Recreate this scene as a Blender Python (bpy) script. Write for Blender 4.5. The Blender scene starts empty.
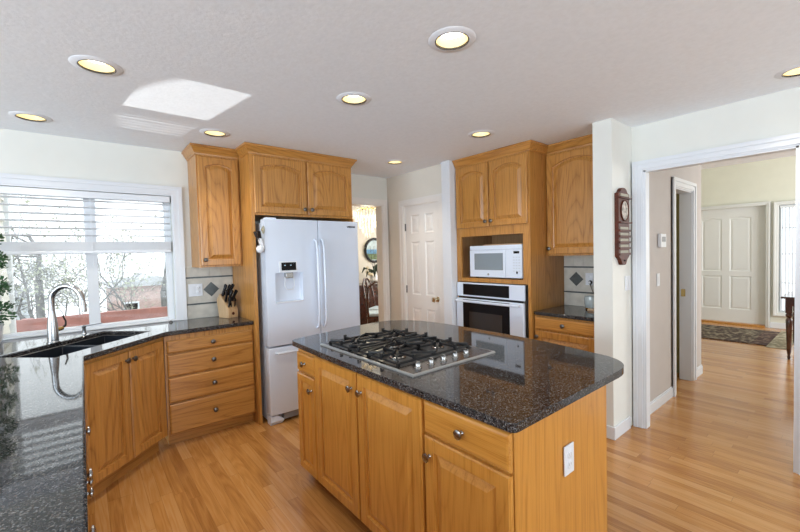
import bpy, bmesh, math, random
from mathutils import Vector, Matrix
S = bpy.context.scene
COL = S.collection
PI = math.pi

# ------------------------------------------------------------------ camera
YAW, PIT, ROL, FPX, CAMZ = .8823, -.0328, -.0254, 386.74, 1.47
cy, sy = math.cos(YAW), math.sin(YAW)
fw = Vector((cy*math.cos(PIT), sy*math.cos(PIT), math.sin(PIT)))
rt = Vector((sy, -cy, 0)); up = rt.cross(fw)
r2 = rt*math.cos(ROL)+up*math.sin(ROL); u2 = -rt*math.sin(ROL)+up*math.cos(ROL)
cd = bpy.data.cameras.new('camera'); cam = bpy.data.objects.new('camera', cd); COL.objects.link(cam)
cd.sensor_width = 36; cd.lens = FPX/800*36; cd.clip_start = .02; cd.clip_end = 300
m = Matrix.Identity(4)
for i in range(3):
    m[i][0] = r2[i]; m[i][1] = u2[i]; m[i][2] = -fw[i]
m[2][3] = CAMZ
cam.matrix_world = m
S.camera = cam

# ------------------------------------------------------------------ world, lights, exposure
W = bpy.data.worlds.new('sky'); S.world = W; W.use_nodes = True
bg = W.node_tree.nodes['Background']; bg.inputs[0].default_value = (.90, .96, 1, 1); bg.inputs[1].default_value = 1.75
S.view_settings.view_transform = 'Standard'; S.view_settings.look = 'None'
S.view_settings.gamma = 1; S.view_settings.use_curve_mapping = False
S.view_settings.exposure = 0.42
S.cycles.max_bounces = 10; S.cycles.diffuse_bounces = 5; S.cycles.glossy_bounces = 5
S.cycles.transmission_bounces = 8; S.cycles.transparent_max_bounces = 12
S.cycles.sample_clamp_indirect = 6; S.cycles.use_denoising = True
try: S.cycles.denoiser = 'OPENIMAGEDENOISE'
except Exception: pass

def area(name, loc, direction, sx, sy_, power, color=(1, 1, 1)):
    l = bpy.data.lights.new(name, 'AREA'); l.shape = 'RECTANGLE'; l.size = sx; l.size_y = sy_
    l.energy = power; l.color = color
    o = bpy.data.objects.new(name, l); COL.objects.link(o); o.location = loc
    o.rotation_euler = Vector(direction).to_track_quat('-Z', 'Y').to_euler()
    return o
area('family_room_fill', (-4.3, .6, 1.35), (1, 0, .6), 4.2, 2.0, 185, (.72, .86, 1))  # added soft fill at an unseen opening, tilted up towards the ceiling
area('back_fill', (.6, -3.8, 1.35), (0, 1, .6), 4.6, 2.0, 72, (.76, .88, 1))  # added soft fill behind the camera, tilted up as well
area('foyer_fill', (7.6, -1.85, 1.7), (0, 1, 0), 2.2, 2.0, 95, (.95, .98, 1))  # added area lamp brightening the foyer from its unseen right-hand wall
area('dining_fill', (5.9, 5.2, 1.5), (-1, 0, 0), 1.8, 1.6, 30, (1, .97, .92))  # added area lamp at the unseen dining opening
# added spot for reflected sun, shone up through the kitchen window at the ceiling
gl = bpy.data.lights.new('sun_glint_spot', 'SPOT'); gl.energy = 4800; gl.color = (1, .99, .96)
gl.spot_size = math.radians(4.5); gl.spot_blend = .02; gl.shadow_soft_size = .03
go = bpy.data.objects.new('sun_glint_spot', gl); COL.objects.link(go)
tgt = Vector((.585, 4.05, 1.50)); gd = Vector((-.17, 1, -.92))
go.location = tgt + gd*9.3
go.rotation_euler = (tgt-go.location).to_track_quat('-Z', 'Y').to_euler()

# ------------------------------------------------------------------ materials
def nt(name):
    mt = bpy.data.materials.new(name); mt.use_nodes = True
    n = mt.node_tree.nodes; l = mt.node_tree.links
    return mt, n, l, n['Principled BSDF']
def setp(b, **k):
    for kk, v in k.items():
        b.inputs[{'rough': 'Roughness', 'metal': 'Metallic', 'ior': 'IOR', 'coat': 'Coat Weight', 'coatr': 'Coat Roughness',
                  'trans': 'Transmission Weight', 'alpha': 'Alpha', 'es': 'Emission Strength', 'spec': 'Specular IOR Level'}[kk]].default_value = v
def c4(c): return (c[0], c[1], c[2], 1)
def ramp(n, stops):
    r = n.new('ShaderNodeValToRGB'); e = r.color_ramp.elements
    while len(e) < len(stops): e.new(.5)
    for i, (p, c) in enumerate(stops): e[i].position = p; e[i].color = c4(c)
    return r
def mapping(n, l, scale, coord='Object'):
    tc = n.new('ShaderNodeTexCoord'); mp = n.new('ShaderNodeMapping'); mp.inputs['Scale'].default_value = scale
    l.new(tc.outputs[coord], mp.inputs['Vector']); return mp
def noise(n, l, vec, scale, detail=3, rough=.5, dist=0):
    t = n.new('ShaderNodeTexNoise'); t.inputs['Scale'].default_value = scale; t.inputs['Detail'].default_value = detail
    t.inputs['Roughness'].default_value = rough; t.inputs['Distortion'].default_value = dist
    l.new(vec, t.inputs['Vector']); return t
def math_(n, l, op, a, b=None):
    q = n.new('ShaderNodeMath'); q.operation = op
    for i, v in enumerate((a, b)):
        if v is None: continue
        if isinstance(v, (int, float)): q.inputs[i].default_value = v
        else: l.new(v, q.inputs[i])
    return q.outputs[0]
def mixc(n, l, fac, a, b, mode='MIX'):
    x = n.new('ShaderNodeMix'); x.data_type = 'RGBA'; x.blend_type = mode
    for s, v in ((x.inputs['Factor'], fac), (x.inputs[6], a), (x.inputs[7], b)):
        if isinstance(v, (int, float)): s.default_value = v
        elif isinstance(v, tuple): s.default_value = c4(v)
        else: l.new(v, s)
    return x.outputs[2]
def bump(n, l, b, h, strength, dist=.002):
    q = n.new('ShaderNodeBump'); q.inputs['Strength'].default_value = strength; q.inputs['Distance'].default_value = dist
    l.new(h, q.inputs['Height']); l.new(q.outputs[0], b.inputs['Normal'])

def plain(name, col, rough=.5, metal=0, var=.04, scale=6, bumps=0, bscale=300, **k):
    mt, n, l, b = nt(name); setp(b, rough=rough, metal=metal, **k)
    mp = mapping(n, l, (1, 1, 1)); t = noise(n, l, mp.outputs[0], scale, 2)
    lo = tuple(max(0, c*(1-var)) for c in col); hi = tuple(min(1, c*(1+var)) for c in col)
    r = ramp(n, [(.3, lo), (.7, hi)]); l.new(t.outputs[0], r.inputs[0]); l.new(r.outputs[0], b.inputs['Base Color'])
    if bumps:
        t2 = noise(n, l, mp.outputs[0], bscale, 3); bump(n, l, b, t2.outputs[0], bumps)
    return mt

def oak(name, axis, dark, light, rough=.32):
    mt, n, l, b = nt(name); setp(b, rough=rough, coat=.25, coatr=.15)
    sc = [1, 1, 1]; sc[axis] = .10
    tc = n.new('ShaderNodeTexCoord'); oi = n.new('ShaderNodeObjectInfo')
    add = n.new('ShaderNodeVectorMath'); add.operation = 'ADD'; cmb = n.new('ShaderNodeCombineXYZ')
    rr = math_(n, l, 'MULTIPLY', oi.outputs['Random'], 7.3)
    for i in range(3): l.new(rr, cmb.inputs[i])
    l.new(tc.outputs['Object'], add.inputs[0]); l.new(cmb.outputs[0], add.inputs[1])
    mp = n.new('ShaderNodeMapping'); mp.inputs['Scale'].default_value = sc; l.new(add.outputs[0], mp.inputs['Vector'])
    big = noise(n, l, mp.outputs[0], 4.0, 1.0, .5, .1)
    rings = math_(n, l, 'PINGPONG', math_(n, l, 'MULTIPLY', big.outputs[0], 26), .5)
    rings = math_(n, l, 'POWER', math_(n, l, 'MULTIPLY', rings, 2), .4)
    sc2 = [1, 1, 1]; sc2[axis] = .02
    mp2 = n.new('ShaderNodeMapping'); mp2.inputs['Scale'].default_value = sc2; l.new(add.outputs[0], mp2.inputs['Vector'])
    fine = noise(n, l, mp2.outputs[0], 230, 4, .7)
    mid = noise(n, l, mp2.outputs[0], 50, 3, .6)
    g = math_(n, l, 'ADD', math_(n, l, 'MULTIPLY', rings, .20), math_(n, l, 'MULTIPLY', fine.outputs[0], .70))
    g = math_(n, l, 'ADD', g, math_(n, l, 'MULTIPLY', mid.outputs[0], .35))
    r = ramp(n, [(.50, dark), (.68, tuple(a*.35+c*.65 for a, c in zip(dark, light))), (.9, light)])
    l.new(g, r.inputs[0])
    hv = n.new('ShaderNodeHueSaturation'); l.new(r.outputs[0], hv.inputs['Color'])
    l.new(math_(n, l, 'ADD', math_(n, l, 'MULTIPLY', oi.outputs['Random'], .10), .95), hv.inputs['Value'])
    l.new(hv.outputs[0], b.inputs['Base Color'])
    bump(n, l, b, fine.outputs[0], .08, .001)
    return mt

OD, OL = (.30, .118, .020), (.58, .278, .066)
M_OAK_V = oak('oak_vertical_grain', 2, OD, OL)
M_OAK_H = oak('oak_horizontal_grain', 0, OD, OL)
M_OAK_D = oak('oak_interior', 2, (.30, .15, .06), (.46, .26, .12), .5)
M_ISL_V = oak('island_oak_vertical_grain', 2, (.43, .170, .022), (.62, .290, .058))
M_ISL_H = oak('island_oak_horizontal_grain', 0, (.43, .170, .022), (.62, .290, .058))

def granite(name, brown=.5):
    mt, n, l, b = nt(name); setp(b, rough=.045, ior=1.42)
    mp = mapping(n, l, (1, 1, 1))
    v = n.new('ShaderNodeTexVoronoi'); v.inputs['Scale'].default_value = 270; l.new(mp.outputs[0], v.inputs['Vector'])
    sep = n.new('ShaderNodeSeparateColor'); l.new(v.outputs['Color'], sep.inputs[0])
    t = noise(n, l, mp.outputs[0], 90, 3, .6)
    g = math_(n, l, 'ADD', math_(n, l, 'MULTIPLY', sep.outputs[0], .7), math_(n, l, 'MULTIPLY', t.outputs[0], .5))
    r = ramp(n, [(.35, (.006, .006, .007)), (.55, (.020, .021, .023)), (.74, (.048, .042, .040)), (.88, (.10, .094, .092)), (.97, (.20, .20, .20))])
    l.new(g, r.inputs[0]); l.new(r.outputs[0], b.inputs['Base Color'])
    return mt
M_GRAN = granite('black_speckled_granite', .6)

def floor_mat():
    mt, n, l, b = nt('oak_strip_floor'); setp(b, rough=.22, coat=.2, coatr=.12)
    tc = n.new('ShaderNodeTexCoord'); sp = n.new('ShaderNodeSeparateXYZ'); l.new(tc.outputs['Object'], sp.inputs[0])
    wx = math_(n, l, 'DIVIDE', sp.outputs[0], .064)
    row = math_(n, l, 'FLOOR', wx); fx = math_(n, l, 'FRACT', wx)
    wn = n.new('ShaderNodeTexWhiteNoise'); wn.noise_dimensions = '1D'; l.new(row, wn.inputs['W'])
    off = math_(n, l, 'MULTIPLY', wn.outputs[0], 5.0)
    py = math_(n, l, 'DIVIDE', math_(n, l, 'ADD', sp.outputs[1], off), .92)
    pid = math_(n, l, 'FLOOR', py); fy = math_(n, l, 'FRACT', py)
    cm = n.new('ShaderNodeCombineXYZ'); l.new(row, cm.inputs[0]); l.new(pid, cm.inputs[1])
    w2 = n.new('ShaderNodeTexWhiteNoise'); w2.noise_dimensions = '3D'; l.new(cm.outputs[0], w2.inputs['Vector'])
    # grain, shifted per plank
    sh = n.new('ShaderNodeVectorMath'); sh.operation = 'MULTIPLY_ADD'
    l.new(w2.outputs['Color'], sh.inputs[0]); sh.inputs[1].default_value = (3, 9, 5)
    l.new(tc.outputs['Object'], sh.inputs[2])
    mp = n.new('ShaderNodeMapping'); mp.inputs['Scale'].default_value = (1, .09, 1); l.new(sh.outputs[0], mp.inputs['Vector'])
    big = noise(n, l, mp.outputs[0], 9, 2, .5, .3)
    rings = math_(n, l, 'PINGPONG', math_(n, l, 'MULTIPLY', big.outputs[0], 10), .5)
    mp2 = n.new('ShaderNodeMapping'); mp2.inputs['Scale'].default_value = (1, .03, 1); l.new(sh.outputs[0], mp2.inputs['Vector'])
    fine = noise(n, l, mp2.outputs[0], 200, 3, .6)
    g = math_(n, l, 'ADD', math_(n, l, 'MULTIPLY', rings, .35), math_(n, l, 'MULTIPLY', fine.outputs[0], .4))
    g = math_(n, l, 'ADD', g, math_(n, l, 'MULTIPLY', w2.outputs['Value'], .45))
    r = ramp(n, [(.12, (.28, .112, .026)), (.5, (.49, .228, .062)), (.95, (.60, .34, .135))]); l.new(g, r.inputs[0])
    ex = math_(n, l, 'LESS_THAN', fx, .022); ey = math_(n, l, 'LESS_THAN', fy, .0022)
    e = math_(n, l, 'MAXIMUM', ex, ey)
    col = mixc(n, l, math_(n, l, 'MULTIPLY', e, .55), r.outputs[0], (.12, .055, .02))
    l.new(col, b.inputs['Base Color'])
    bump(n, l, b, math_(n, l, 'SUBTRACT', 1.0, e), .15, .001)
    return mt
M_FLOOR = floor_mat()
M_WALL = plain('painted_wall', (.74, .745, .70), .7, var=.015, bumps=.12, bscale=180)
M_WALLW = plain('warm_lit_wall', (.74, .70, .62), .7, var=.015, bumps=.12, bscale=180)  # kitchen wall paint with the pantry side's warm lighting put into the colour
M_HALL = plain('hall_shaded_wall', (.53, .49, .46), .7, var=.02, bumps=.12, bscale=180)  # the hall's shade is put into this darker wall colour
M_FOY = plain('foyer_painted_wall', (.72, .72, .63), .7, var=.015)
M_OLIVE = plain('olive_painted_wall', (.28, .24, .09), .7)
M_CEIL = plain('textured_ceiling', (.86, .91, .97), .8, var=.025, scale=40, bumps=.55, bscale=55)
M_TRIM = plain('white_gloss_trim', (.71, .735, .77), .35, var=.01)
M_DOOR = plain('white_painted_door', (.80, .77, .73), .4, var=.01)
M_FDOOR = plain('grey_white_painted_door', (.72, .73, .72), .45, var=.01)
M_WHITE = plain('white_plastic', (.74, .77, .81), .3, var=.01)
M_FRIDGE = plain('white_enamel', (.68, .75, .86), .25, var=.01, coat=.3, coatr=.1)
M_GREY = plain('grey_plastic', (.25, .26, .28), .4)
M_BLACK = plain('black_plastic', (.012, .012, .014), .25)
M_GLOSSB = plain('black_glass', (.010, .008, .008), .05, var=0, ior=1.3, spec=.3)
M_IRON = plain('cast_iron', (.008, .008, .009), .38, spec=.35, bumps=.2)
M_STEEL = plain('brushed_steel', (.36, .35, .34), .26, 1, var=.04, scale=60)
M_CHROME = plain('satin_nickel', (.46, .47, .48), .27, 1, var=.02)
M_PEWTER = plain('dark_pewter', (.16, .15, .14), .3, 1, var=.1, scale=80)
M_KNOBI = plain('pewter_with_light_rim', (.36, .35, .34), .22, 1, var=.2, scale=80)
M_BRASS = plain('aged_brass', (.55, .42, .18), .25, 1)
M_GOLD = plain('gold_reflector', (.72, .60, .34), .4, .1, var=.02)
M_SINK = plain('dark_composite_sink', (.018, .022, .030), .25)
M_TILE = plain('cream_stone_tile', (.58, .55, .48), .45, var=.10, scale=14)
M_TILEG = plain('grout_and_small_tile', (.63, .60, .53), .5, var=.12, scale=16)
M_DTILE = plain('dark_slate_tile', (.075, .085, .085), .3, var=.15, scale=30)
M_CHERRY = plain('cherry_wood', (.085, .020, .009), .5, spec=.25, var=.3, scale=30)
M_MAHOG = plain('dark_mahogany', (.060, .018, .012), .22, var=.3, scale=20, coat=.5)
M_CREAM = plain('cream_card', (.36, .33, .25), .6, var=.08, scale=90)
M_BLOCK = oak('knife_block_wood', 2, (.42, .26, .13), (.60, .42, .24))
M_CUTB = oak('tray_wood', 0, (.40, .22, .11), (.58, .38, .22))
M_LEAF = plain('dark_green_leaf', (.035, .10, .035), .45, var=.5, scale=40)
M_POT = plain('white_ceramic', (.80, .82, .84), .15, var=.01)
M_SIDING = plain('white_siding', (.80, .78, .72), .6)
M_REDWD = plain('red_painted_rail', (.38, .17, .145), .6, var=.15, scale=10)
M_BARK = plain('pale_bark', (.16, .155, .15), .9, var=.35, scale=8)
M_SPRIG = plain('spring_leaf', (.38, .40, .30), .7, var=.3, scale=5)
M_GRASS = plain('lawn', (.50, .52, .44), .9, var=.3, scale=3)
M_BRICKH = plain('washed_out_brick_wall', (.46, .34, .31), .9, var=.2)  # overexposed daylight is put into this paled brick colour
M_ROOF = plain('grey_roof', (.45, .46, .48), .8)
M_CLOTH = plain('pale_blue_cloth', (.55, .66, .75), .8, var=.15, scale=20)
def emis(name, col, s):
    mt, n, l, b = nt(name); b.inputs['Emission Color'].default_value = c4(col); setp(b, es=s)
    b.inputs['Base Color'].default_value = c4(col); return mt
M_BULB = emis('lamp_glow', (1, .94, .82), 4)
M_CRYSTAL = emis('lit_crystal', (1, .90, .70), .42)
M_LCD = emis('blue_display', (.35, .5, .65), .22)
def glass(name, tint=(1, 1, 1), rough=0):
    mt = bpy.data.materials.new(name); mt.use_nodes = True; n = mt.node_tree.nodes; l = mt.node_tree.links; n.clear()
    o = n.new('ShaderNodeOutputMaterial'); t = n.new('ShaderNodeBsdfTransparent'); g = n.new('ShaderNodeBsdfGlossy')
    t.inputs[0].default_value = c4(tint); g.inputs['Roughness'].default_value = rough
    f = n.new('ShaderNodeFresnel'); f.inputs[0].default_value = 1.35; mx = n.new('ShaderNodeMixShader')
    l.new(f.outputs[0], mx.inputs[0]); l.new(t.outputs[0], mx.inputs[1]); l.new(g.outputs[0], mx.inputs[2]); l.new(mx.outputs[0], o.inputs[0])
    return mt
M_GLASS = glass('window_glass', (.97, .98, .98))
M_CUPG = glass('pale_green_glass', (.75, .85, .85), .02)
def rug_mat(name, dark, mid, light):
    mt, n, l, b = nt(name); setp(b, rough=.95)
    mp = mapping(n, l, (1, 1, 1)); v = n.new('ShaderNodeTexVoronoi'); v.inputs['Scale'].default_value = 16; l.new(mp.outputs[0], v.inputs['Vector'])
    t = noise(n, l, mp.outputs[0], 30, 3)
    g = math_(n, l, 'ADD', math_(n, l, 'MULTIPLY', v.outputs['Distance'], .8), math_(n, l, 'MULTIPLY', t.outputs[0], .5))
    r = ramp(n, [(.3, dark), (.60, mid), (.76, light)]); r.color_ramp.interpolation = 'CONSTANT'
    l.new(g, r.inputs[0]); l.new(r.outputs[0], b.inputs['Base Color']); return mt
M_RUG = rug_mat('patterned_rug_field', (.035, .018, .014), (.10, .07, .045), (.24, .20, .14))
M_RUGB = rug_mat('dark_rug_border', (.045, .02, .016), (.07, .03, .025), (.16, .11, .08))
M_RUGL = rug_mat('beige_patterned_rug', (.20, .17, .11), (.30, .26, .18), (.42, .38, .28))

# ------------------------------------------------------------------ mesh helpers
class MB:
    def __init__(s): s.v = []; s.f = []
    def add(s, vs, fs):
        b = len(s.v); s.v += [tuple(p) for p in vs]; s.f += [tuple(b+i for i in f) for f in fs]; return s
    def box(s, x0, x1, y0, y1, z0, z1):
        return s.add([(x, y, z) for z in (z0, z1) for y in (y0, y1) for x in (x0, x1)],
                     [(0, 2, 3, 1), (4, 5, 7, 6), (0, 1, 5, 4), (2, 6, 7, 3), (0, 4, 6, 2), (1, 3, 7, 5)])
    def prism(s, poly, axis, a, b):
        # poly of (u,v); axis 0: (a,u,v) 1: (u,a,v) 2: (u,v,a)
        def P(u, v, w): return (w, u, v) if axis == 0 else ((u, w, v) if axis == 1 else (u, v, w))
        n = len(poly); vs = [P(u, v, a) for u, v in poly]+[P(u, v, b) for u, v in poly]
        return s.add(vs, [tuple(range(n-1, -1, -1)), tuple(range(n, 2*n))]+[(i, (i+1) % n, n+(i+1) % n, n+i) for i in range(n)])
    def loops(s, L, cap0=True, cap1=True, closed=True):
        n = len(L[0]); vs = [p for lp in L for p in lp]; fs = []
        for k in range(len(L)-1):
            for i in range(n if closed else n-1):
                j = (i+1) % n; fs.append((k*n+i, k*n+j, (k+1)*n+j, (k+1)*n+i))
        if cap0: fs.append(tuple(range(n-1, -1, -1)))
        if cap1: fs.append(tuple((len(L)-1)*n+i for i in range(n)))
        return s.add(vs, fs)
    def lathe(s, prof, c=(0, 0, 0), axis=2, n=20, cap0=True, cap1=True):
        L = []
        for r, h in prof:
            lp = []
            for i in range(n):
                a = 2*PI*i/n; u, v = r*math.cos(a), r*math.sin(a)
                p = (u, v, h) if axis == 2 else ((u, h, v) if axis == 1 else (h, u, v))
                lp.append((c[0]+p[0], c[1]+p[1], c[2]+p[2]))
            L.append(lp)
        return s.loops(L, cap0, cap1)
    def tube(s, pts, r, n=8, cap=True):
        pts = [Vector(p) for p in pts]; rs = r if isinstance(r, (list, tuple)) else [r]*len(pts); L = []
        t0 = (pts[1]-pts[0]).normalized(); ref = Vector((0, 0, 1)) if abs(t0.z) < .9 else Vector((1, 0, 0))
        a = t0.cross(ref).normalized()
        for i, p in enumerate(pts):
            t = (pts[min(i+1, len(pts)-1)]-pts[max(i-1, 0)]).normalized()
            a = (a-t*a.dot(t)).normalized(); b = t.cross(a)
            L.append([tuple(p+(a*math.cos(2*PI*k/n)+b*math.sin(2*PI*k/n))*rs[i]) for k in range(n)])
        return s.loops(L, cap, cap)
    def sphere(s, c, r, n=10, m_=7, sq=(1, 1, 1)):
        prof = [(max(1e-4, r*math.sin(PI*i/m_)), -r*math.cos(PI*i/m_)) for i in range(m_+1)]; b = len(s.v)
        s.lathe(prof, (0, 0, 0), 2, n)
        for i in range(b, len(s.v)):
            p = s.v[i]; s.v[i] = (c[0]+p[0]*sq[0], c[1]+p[1]*sq[1], c[2]+p[2]*sq[2])
        return s
    def xf(s, M_, start=0):
        for i in range(start, len(s.v)): s.v[i] = tuple(M_ @ Vector(s.v[i]))
        return s
    def build(s, name, mat, parent=None, bevel=0, smooth=False, seg=2, ang=35):
        bm = bmesh.new(); vs = [bm.verts.new(p) for p in s.v]
        for f in s.f:
            try: bm.faces.new([vs[i] for i in f])
            except ValueError: pass
        bmesh.ops.recalc_face_normals(bm, faces=bm.faces)
        if bevel:
            es = [e for e in bm.edges if len(e.link_faces) == 2 and e.calc_face_angle(0) > math.radians(ang)]
            rb = bmesh.ops.bevel(bm, geom=es, offset=bevel, segments=seg, affect='EDGES', profile=.5, clamp_overlap=True)
            if not smooth:
                for f in rb['faces']: f.smooth = True
        me = bpy.data.meshes.new(name); bm.to_mesh(me); bm.free()
        if smooth:
            me.polygons.foreach_set('use_smooth', [True]*len(me.polygons)); me.set_sharp_from_angle(angle=math.radians(40))
        me.materials.append(mat)
        o = bpy.data.objects.new(name, me); COL.objects.link(o)
        if parent: o.parent = parent
        return o
def B(*a): return MB().box(*a)
def tag(o, label=None, cat=None, group=None, kind=None):
    if label: o['label'] = label
    if cat: o['category'] = cat
    if group: o['group'] = group
    if kind: o['kind'] = kind
    return o
def thing(name, label, cat, loc=(0, 0, 0), rz=0, group=None):
    o = bpy.data.objects.new(name, None); COL.objects.link(o); o.empty_display_size = .1
    o.location = loc; o.rotation_euler = (0, 0, rz)
    return tag(o, label, cat, group)
def struct(o): o['kind'] = 'structure'; return o
def copy_tree(o, parent=None):
    c = o.copy(); COL.objects.link(c); c.parent = parent
    for ch in list(o.children): copy_tree(ch, c)
    return c
def slab(u, v, w, holes, axis):
    """rectangle u x v with rectangular holes, thickness w; axis = normal axis"""
    us = sorted({u[0], u[1]} | {h[i] for h in holes for i in (0, 1) if u[0] < h[i] < u[1]})
    vs = sorted({v[0], v[1]} | {h[i] for h in holes for i in (2, 3) if v[0] < h[i] < v[1]})
    def solid(i, j):
        if i < 0 or j < 0 or i >= len(us)-1 or j >= len(vs)-1: return False
        a, b = (us[i]+us[i+1])/2, (vs[j]+vs[j+1])/2
        return not any(h[0] < a < h[1] and h[2] < b < h[3] for h in holes)
    def P(a, b, c): return (c, a, b) if axis == 0 else ((a, c, b) if axis == 1 else (a, b, c))
    mb = MB(); idx = {}
    def V(i, j, k):
        if (i, j, k) not in idx: idx[(i, j, k)] = len(mb.v); mb.v.append(P(us[i], vs[j], w[k]))
        return idx[(i, j, k)]
    for i in range(len(us)-1):
        for j in range(len(vs)-1):
            if not solid(i, j): continue
            for k in (0, 1): mb.f.append((V(i, j, k), V(i+1, j, k), V(i+1, j+1, k), V(i, j+1, k)))
            for (di, dj, p, q) in ((-1, 0, (i, j), (i, j+1)), (1, 0, (i+1, j), (i+1, j+1)), (0, -1, (i, j), (i+1, j)), (0, 1, (i, j+1), (i+1, j+1))):
                if not solid(i+di, j+dj): mb.f.append((V(*p, 0), V(*q, 0), V(*q, 1), V(*p, 1)))
    return mb

# ------------------------------------------------------------------ room shell
YW, XW, CZ = 3.98, 3.73, 2.44
LAMPS = [(.099, 2.454), (-.22, 3.562), (.841, 3.241), (1.354, 2.056), (1.35, 1.225), (2.595, 2.055), (2.611, 3.213), (3.156, .254)]
HR = .0765
struct(slab((-4.6, 9.6), (-4.2, 6.9), (-.2, 0), [(-4.7, 1.0, 4.12, 7.0)], 2).build('floor', M_FLOOR))
hl = [(x-HR, x+HR, y-HR, y+HR) for x, y in LAMPS]
struct(slab((-4.6, 3.76), (-4.2, YW+.14), (CZ, CZ+.03), hl, 2).build('ceiling', M_CEIL))
struct(B(3.76, 6.15, -2.1, 3.98, CZ, CZ+.2).build('ceiling', M_CEIL))
struct(B(1.0, 6.3, 4.12, 6.7, CZ, CZ+.2).build('ceiling', M_CEIL))
struct(B(6.15, 9.6, -2.1, 4.2, 3.5, 3.7).build('ceiling', M_FOY))
struct(B(6.10, 6.24, -2.1, 4.2, CZ+.2, 3.5).build('wall_foyer_header', M_FOY))
# wall with kitchen window and dining doorway
WX0, WX1, WZ0, WZ1 = -.52, .640, .922, 2.032
DX0, DX1 = 2.30, 2.995
struct(slab((-4.6, 3.9), (0, CZ+.02), (YW, YW+.115), [(WX0, WX1, WZ0, WZ1), (DX0, DX1, -1, 2.085), (-3.6, -1.6, .5, 2.1)], 1).build('wall_front', M_WALL))
# pantry wall x = 3.09 with door opening y 3.05-3.66
PX, PY0, PY1 = 3.09, 3.05, 3.66
struct(slab((2.84, YW), (0, CZ), (PX, PX+.12), [(PY0, PY1, -1, 2.04)], 0).build('wall_right_pantry', M_WALLW))
struct(B(3.04, 3.16, 2.835, 2.955, 0, CZ).build('trim_1', M_TRIM, bevel=.002))
struct(B(XW, XW+.1, 1.37, 2.96, 0, CZ).build('wall_right_behind_cabinets', M_WALL))
# stub wall and hall left wall
HDX0, HDX1 = 4.51, 5.085
struct(B(3.098, 4.2, 1.236, 1.375, 0, CZ).build('wall_stub', M_WALL))
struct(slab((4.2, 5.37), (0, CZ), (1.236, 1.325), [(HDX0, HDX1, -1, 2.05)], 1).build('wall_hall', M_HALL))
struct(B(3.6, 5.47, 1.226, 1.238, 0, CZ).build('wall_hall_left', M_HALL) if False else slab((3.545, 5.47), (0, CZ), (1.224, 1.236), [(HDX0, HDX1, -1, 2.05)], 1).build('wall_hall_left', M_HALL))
struct(B(5.37, 5.47, 1.236, 4.0, 0, CZ+.2).build('wall_foyer_side', M_FOY))
# cased opening wall x = 3.47
OY0, OY1, OZ = .285, 1.148, 2.078
struct(slab((-4.2, 1.236), (0, CZ), (3.48, 3.545), [(OY0, OY1, -1, OZ)], 0).build('wall_right', M_WALL))
# hidden room behind the hall door
struct(B(3.84, 5.37, 2.7, 2.8, 0, CZ).build('wall_small_room_back', M_OLIVE))
struct(B(5.30, 5.368, 1.327, 2.7, 0, CZ).build('wall_small_room_side', M_OLIVE))
# hall right / foyer walls
struct(slab((3.545, 9.3), (0, 3.5), (-2.1, -2.0), [(6.5, 8.7, .7, 2.7)], 1).build('wall_foyer_right', M_FOY))
FX = 9.3
struct(slab((-2.1, 4.2), (0, 3.6), (FX, FX+.15), [(1.163, 2.283, -1, 2.15), (.45, 1.0, .28, 2.13)], 0).build('wall_foyer_front', M_FOY))
struct(B(5.47, FX, 4.0, 4.1, 0, 3.5).build('wall_foyer_left', M_FOY))
# dining room shell
struct(B(1.0, 6.3, 6.6, 6.7, 0, CZ).build('wall_dining_far', M_WALLW))
struct(slab((4.12, 6.6), (0, CZ), (6.2, 6.3), [(4.3, 6.1, .7, 2.2)], 0).build('wall_dining_right', M_WALLW))
struct(B(1.0, 1.1, 4.12, 6.6, 0, CZ).build('wall_dining_left', M_WALLW))
struct(B(3.9, 6.3, 4.0+.1, 4.12+.1, 0, CZ).build('wall_dining_near', M_WALLW))
# family room walls behind the camera, big openings to daylight
struct(slab((-4.2, YW), (0, CZ), (-4.6, -4.5), [(-1.5, 2.7, .35, 2.3)], 0).build('wall_left', M_WALL))
struct(slab((-4.6, 3.6), (0, CZ), (-4.2, -4.1), [(-1.7, 2.9, .35, 2.3)], 1).build('wall_back', M_WALL))

# casings and baseboards
def casing_y(name, x0, x1, z1, yf, w=.085, t=.018, mat=M_TRIM, z0=0, legs=(1, 1)):
    """casing on a wall facing -y at y = yf around opening x0-x1"""
    mb = MB()
    for k, (ww, tt) in enumerate(((w, t*.6), (w*.62, t), (w*.22, t*1.35))):
        o = w-ww if k < 2 else w*.78
        a = (0, w), (.15*w, .85*w), (w*.62, w)
        lo, hi = a[k]
        if legs[0]: mb.box(x0-hi, x0-lo, yf-tt, yf, z0, z1+hi)
        if legs[1]: mb.box(x1+lo, x1+hi, yf-tt, yf, z0, z1+hi)
        mb.box(x0-lo if legs[0] else x0, x1+lo if legs[1] else x1, yf-tt, yf, z1+lo, z1+hi)
    return struct(mb.build(name, mat))
def casing_x(name, y0, y1, z1, xf, w=.085, t=.018, mat=M_TRIM, z0=0, bottom=False, sgn=-1):
    mb = MB(); a = (0, w), (.15*w, .85*w), (w*.62, w)
    for (lo, hi), tt in zip(a, (t*.6, t, t*1.35)):
        xa, xb = sorted((xf, xf+sgn*tt))
        mb.box(xa, xb, y0-hi, y0-lo, z0-(hi if bottom else 0), z1+hi); mb.box(xa, xb, y1+lo, y1+hi, z0-(hi if bottom else 0), z1+hi)
        mb.box(xa, xb, y0-lo, y1+lo, z1+lo, z1+hi)
        if bottom: mb.box(xa, xb, y0-lo, y1+lo, z0-hi, z0-lo)
    return struct(mb.build(name, mat))
casing_y('trim_2', DX0, DX1, 2.085, YW, .075, .016, M_DOOR)
struct(MB().box(DX0-.001, DX0+.008, YW-.002, YW+.12, 0, 2.085).box(DX1-.008, DX1+.001, YW-.002, YW+.12, 0, 2.085).box(DX0, DX1, YW-.002, YW+.12, 2.078, 2.086).build('trim_3', M_DOOR))
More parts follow.
